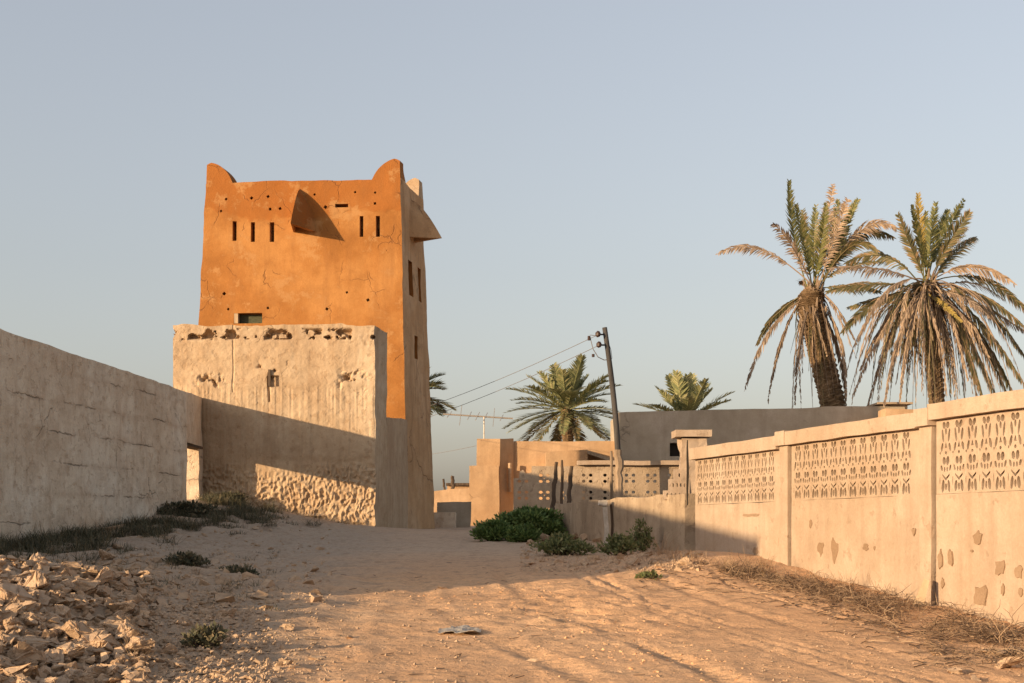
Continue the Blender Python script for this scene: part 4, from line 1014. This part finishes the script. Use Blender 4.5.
for i_, (x, y, s, sc, lb) in enumerate(heroes):
    X, Y, g = onground(x, y); sc = tuple(v*.66 for v in sc); stone(X, Y, g+sc[2]*.25, s, lb, GH, i_ % 12, 'white_stone' if 'whitish' in lb else None, (random.uniform(-.2, .2), random.uniform(-.2, .2), random.uniform(0, 6.28)), sc=sc)
rnd = random.Random(5); cnt = 0
while cnt < 255:
    x = rnd.uniform(-15, 235); y = rnd.uniform(563, 700)
    lim = 563+max(0, x-150)*.55
    if y < lim or rnd.random() > (1 if x < 150 else .45): continue
    X, Y, g = onground(x, y); s = rnd.choice([.06, .07, .08, .10, .12, .15, .19])*rnd.uniform(.8, 1.2)*(1.25 if x < 140 else .7)
    stone(X, Y, g+s*.12+rnd.random()*.05*(x < 150), s, 'broken pale stone of the rubble heap at the lower left', GH); cnt += 1
GL = 'stones below the low wall'
for (x, y, sx__, lb) in [(541, 541, .34, 'large pale angular block between the green bushes'), (530, 545, .2, 'flat stone left of the pale angular block'), (600, 543, .30, 'broad flat stone beneath the broken white post'), (585, 541, .22, 'dark stone left of the broken white post'), (632, 566, .2, 'pale stone below the upright grey green weed'), (573, 541, .26, 'rounded stone right of the pale angular block')]:
    X, Y, g = onground(x, y); stone(X, Y, g+.05, sx__, lb, GL, sc=(sx__, sx__*.8, sx__*.8))
for i_ in range(46):
    x = rnd.uniform(545, 700); y = rnd.uniform(540, 566); X, Y, g = onground(x, y); s = rnd.uniform(.05, .16); stone(X, Y, g+s*.1, s, 'small loose stone strewn below the low grey wall', GL)
GR = 'stones at the foot of the garden wall'
for (x, y, s, lb) in [(1005, 668, .2, 'pale angular stone in the lower right corner'), (990, 655, .16, 'long pale stone just left of the garden wall foot'), (955, 672, .13, 'flat cream stone left of the lower right corner stone'), (1020, 655, .17, 'pale stone half buried at the right edge'), (937, 655, .08, 'small pale stone in front of the dead brush'), (975, 680, .07, 'small stone at the bottom right edge of the picture')]:
    X, Y, g = onground(x, y); stone(X, Y, g+s*.1, s, lb, GR, sc=(s*1.3, s, s*.5))
GT = 'stones on the track'
for (x, y, s, lb) in [(317, 659, .11, 'pale lump of stone in the shaded left part of the track'), (287, 630, .12, 'flat pale stone in the shadow left of the crumpled rag'), (443, 588, .1, 'stone on the crest where the sunlight begins on the track'), (532, 662, .07, 'small stone in the lower middle of the track'), (350, 640, .06, 'tiny stone between the flat pale stone and the rag'), (210, 545, .22, 'dark stone on the shaded mound before the annex'), (112, 533, .4, 'large dark stone among the weeds below the left wall'), (160, 540, .3, 'middle sized dark stone among the weeds below the left wall'), (215, 562, .14, 'small dark stone on the shaded mound'), (120, 548, .25, 'flat dark stone before the largest stone under the left wall')]:
    X, Y, g = onground(x, y); stone(X, Y, g+s*.08, s, lb, GT, sc=(s*1.3, s, s*.6))
# gravel too small and many to count
m = MB(); gr = random.Random(8)
def peb(X, Y, g, s):
    c = Vector((X, Y, g+s*.15)); vs = [c+Vector((gr.uniform(.6, 1.1)*s*a, gr.uniform(.6, 1.1)*s*b, gr.uniform(.5, .9)*s*e)) for a, b, e in [(1, 0, 0), (0, 1, 0), (-1, 0, 0), (0, -1, 0), (0, 0, 1)]]
    m.add(vs, [(0, 1, 4), (1, 2, 4), (2, 3, 4), (3, 0, 4)])
PX = []
for i_ in range(5200): PX.append((gr.uniform(-20, 270), 565+135*gr.random(), gr.uniform(.006, .03)))
for i_ in range(1500): PX.append((gr.uniform(150, 330), gr.uniform(530, 690), gr.uniform(.005, .018)))
for i_ in range(250): PX.append((gr.uniform(200, 480), gr.uniform(590, 690), gr.uniform(.006, .022)))
for i_ in range(900): PX.append((gr.uniform(180, 1020), gr.uniform(548, 690), gr.uniform(.003, .008)))
for i_ in range(280): PX.append((gr.uniform(760, 1040), gr.uniform(600, 690), gr.uniform(.004, .016)))
for i_ in range(1000): PX.append((gr.uniform(520, 700), gr.uniform(540, 572), gr.uniform(.008, .03)))
Ys = np.linspace(5.5, 40, 1500)
pxa = np.array(PX); XX = []; 
for x, y, s in PX:
    Xl = (x-512)/F*Ys; 
    XX.append(0)
# vectorised ground hit
xb_ = np.round(pxa[:, 0]/8).astype(int); hitX = np.zeros(len(PX)); hitY = np.zeros(len(PX))
for b_ in np.unique(xb_):
    ix = np.where(xb_ == b_)[0]; sy = HZ-F*ground_smooth((b_*8-512)/F*Ys, Ys)/Ys
    for q in ix:
        k_ = int(np.argmax(sy <= pxa[q, 1])); hitY[q] = Ys[k_]; hitX[q] = (pxa[q, 0]-512)/F*Ys[k_]
hz_ = ground(hitX, hitY)
for q in range(len(PX)): peb(hitX[q], hitY[q], hz_[q], PX[q][2])
m_gravel = m
m = MB(); raws = [([tuple(v.co) for v in q.vertices], [tuple(p.vertices) for p in q.polygons]) for q in []]
def chunk(X, Y, g, s):
    k = 7; bm = bmesh.new()
    for _ in range(k):
        v = Vector((gr.gauss(0, 1), gr.gauss(0, 1), gr.gauss(0, 1))).normalized(); bm.verts.new((X+v.x*s*.6, Y+v.y*s*.55, g+s*.12+v.z*s*.42))
    bmesh.ops.convex_hull(bm, input=bm.verts); bm.verts.index_update(); bm.verts.ensure_lookup_table()
    m.add([v.co[:] for v in bm.verts], [tuple(v.index for v in f.verts) for f in bm.faces]); bm.free()
for i_ in range(4200):
    x = gr.uniform(-20, 300); y = 563+132*gr.random()
    if y < 562+max(0, x-150)*.5 or (x > 140 and gr.random() < (x-140)/165): continue
    X, Y, g = onground(x, y); chunk(X, Y, g+gr.random()*.04*(x < 150), gr.uniform(.02, .085)*(1.1 if x < 150 else .75))
for i_ in range(1700):
    x = gr.uniform(10, 330); y = gr.uniform(514, 612); X, Y, g = onground(x, y); chunk(X, Y, g-.01, gr.uniform(.02, .07)*(1+1.3*(gr.random() < .10)))
for i_ in range(260):
    x = gr.uniform(520, 700); y = gr.uniform(540, 572); X, Y, g = onground(x, y); chunk(X, Y, g-.005, gr.uniform(.02, .09))
rub = m; m = MB()
for i_ in range(800):
    t = gr.random(); x = 465+t*250+gr.gauss(0, 40); y = 582+t*95+gr.gauss(0, 14)
    if y < 578 or y > 690: continue
    X, Y, g = onground(x, y); chunk(X, Y, g-.006, gr.uniform(.010, .035))
tag(m.build('sand_clods', 'sand', None), 'small clods of dry sand along the rough ridge between the wheel tracks', 'clods', None, 'stuff'); m = rub
tag(m.build('small_rubble', 'stone', None), 'small broken rubble filling the gaps of the stone heap', 'rubble', None, 'stuff'); m = m_gravel
tag(m.build('gravel', 'stone', None), 'fine gravel and stone chips scattered over the sand', 'gravel', None, 'stuff')

# crumpled rag on the track
X, Y, g = onground(462, 634); m = MB(); K = 22
gx, gy = np.meshgrid(np.linspace(-.17, .19, K), np.linspace(-.12, .12, 12))
hz2 = .022*np.abs(fbm(gx*9, gy*9, s=4, o=3))*(1-(gx/.3)**2)+.012
mask = ((gx/.19)**2+(gy/.13)**2+.5*vnoise(gx*12, gy*12, s=2)) < 1
vs = [(X+gx[a, b], Y+gy[a, b]*1.4, gz(X+gx[a, b], Y+gy[a, b]*1.4)+hz2[a, b]) for a in range(12) for b in range(K)]
fs = [(a*K+b, a*K+b+1, (a+1)*K+b+1, (a+1)*K+b) for a in range(11) for b in range(K-1) if mask[a, b] and mask[a+1, b+1]]
used_ = sorted({i_ for f in fs for i_ in f}); mp = {o_: n_ for n_, o_ in enumerate(used_)}
m.add([vs[i_] for i_ in used_], [tuple(mp[i_] for i_ in f) for f in fs])
o = m.build('crumpled_rag', 'rag', None); md = o.modifiers.new('s', 'SOLIDIFY'); md.thickness = .004
tag(o, 'crumpled greyish white rag lying in the middle of the sandy track', 'rag')

# ------------------------------------------------------------------ light, sky, camera
w = bpy.data.worlds.new('World'); S.world = w; w.use_nodes = True; nt = w.node_tree; nt.nodes.clear()
sk = nt.nodes.new('ShaderNodeTexSky'); sk.sky_type = 'NISHITA'; sk.sun_disc = False
el = math.asin(SUN.z); az = math.atan2(SUN.x, SUN.y)
sk.sun_elevation = el; sk.sun_rotation = az
sk.air_density = 1.2; sk.dust_density = 3.0; sk.ozone_density = 1.5
hsv = nt.nodes.new('ShaderNodeHueSaturation'); hsv.inputs['Saturation'].default_value = .62
mul = nt.nodes.new('ShaderNodeMix'); mul.data_type = 'RGBA'; mul.blend_type = 'MULTIPLY'; mul.inputs[0].default_value = 1; mul.inputs[7].default_value = (1.08, 1.0, .93, 1)
bg = nt.nodes.new('ShaderNodeBackground'); bg.inputs[1].default_value = .136; ou = nt.nodes.new('ShaderNodeOutputWorld')
nt.links.new(sk.outputs[0], hsv.inputs['Color']); nt.links.new(hsv.outputs[0], mul.inputs[6]); gm = nt.nodes.new('ShaderNodeGamma'); gm.inputs[1].default_value = .7
m2 = nt.nodes.new('ShaderNodeMix'); m2.data_type = 'RGBA'; m2.blend_type = 'MULTIPLY'; m2.inputs[0].default_value = 1; m2.inputs[7].default_value = (1.0, 1.02, 1.115, 1)
nt.links.new(mul.outputs[2], gm.inputs[0]); nt.links.new(gm.outputs[0], m2.inputs[6]); nt.links.new(m2.outputs[2], bg.inputs[0]); nt.links.new(bg.outputs[0], ou.inputs[0])
ld = bpy.data.lights.new('sun', 'SUN'); ld.energy = 3.3; ld.angle = math.radians(.6); ld.color = (1.0, .72, .43)
lo = bpy.data.objects.new('sun', ld); COL.objects.link(lo); lo.rotation_euler = SUN.to_track_quat('Z', 'Y').to_euler(); lo.location = (-20, -10, 20)
cd = bpy.data.cameras.new('camera'); cam = bpy.data.objects.new('camera', cd); COL.objects.link(cam); S.camera = cam
cam.location = (0, 0, 0); cam.rotation_euler = (math.pi/2, 0, 0); cd.sensor_width = 36; cd.lens = F/1024*36; cd.shift_y = (HZ-341.5)/1024; cd.clip_start = .05; cd.clip_end = 9000
S.render.engine = 'CYCLES'; S.view_settings.view_transform = 'Standard'; S.view_settings.look = 'None'; S.view_settings.exposure = 1.2; S.view_settings.gamma = 1
S.render.resolution_x = 1024; S.render.resolution_y = 683
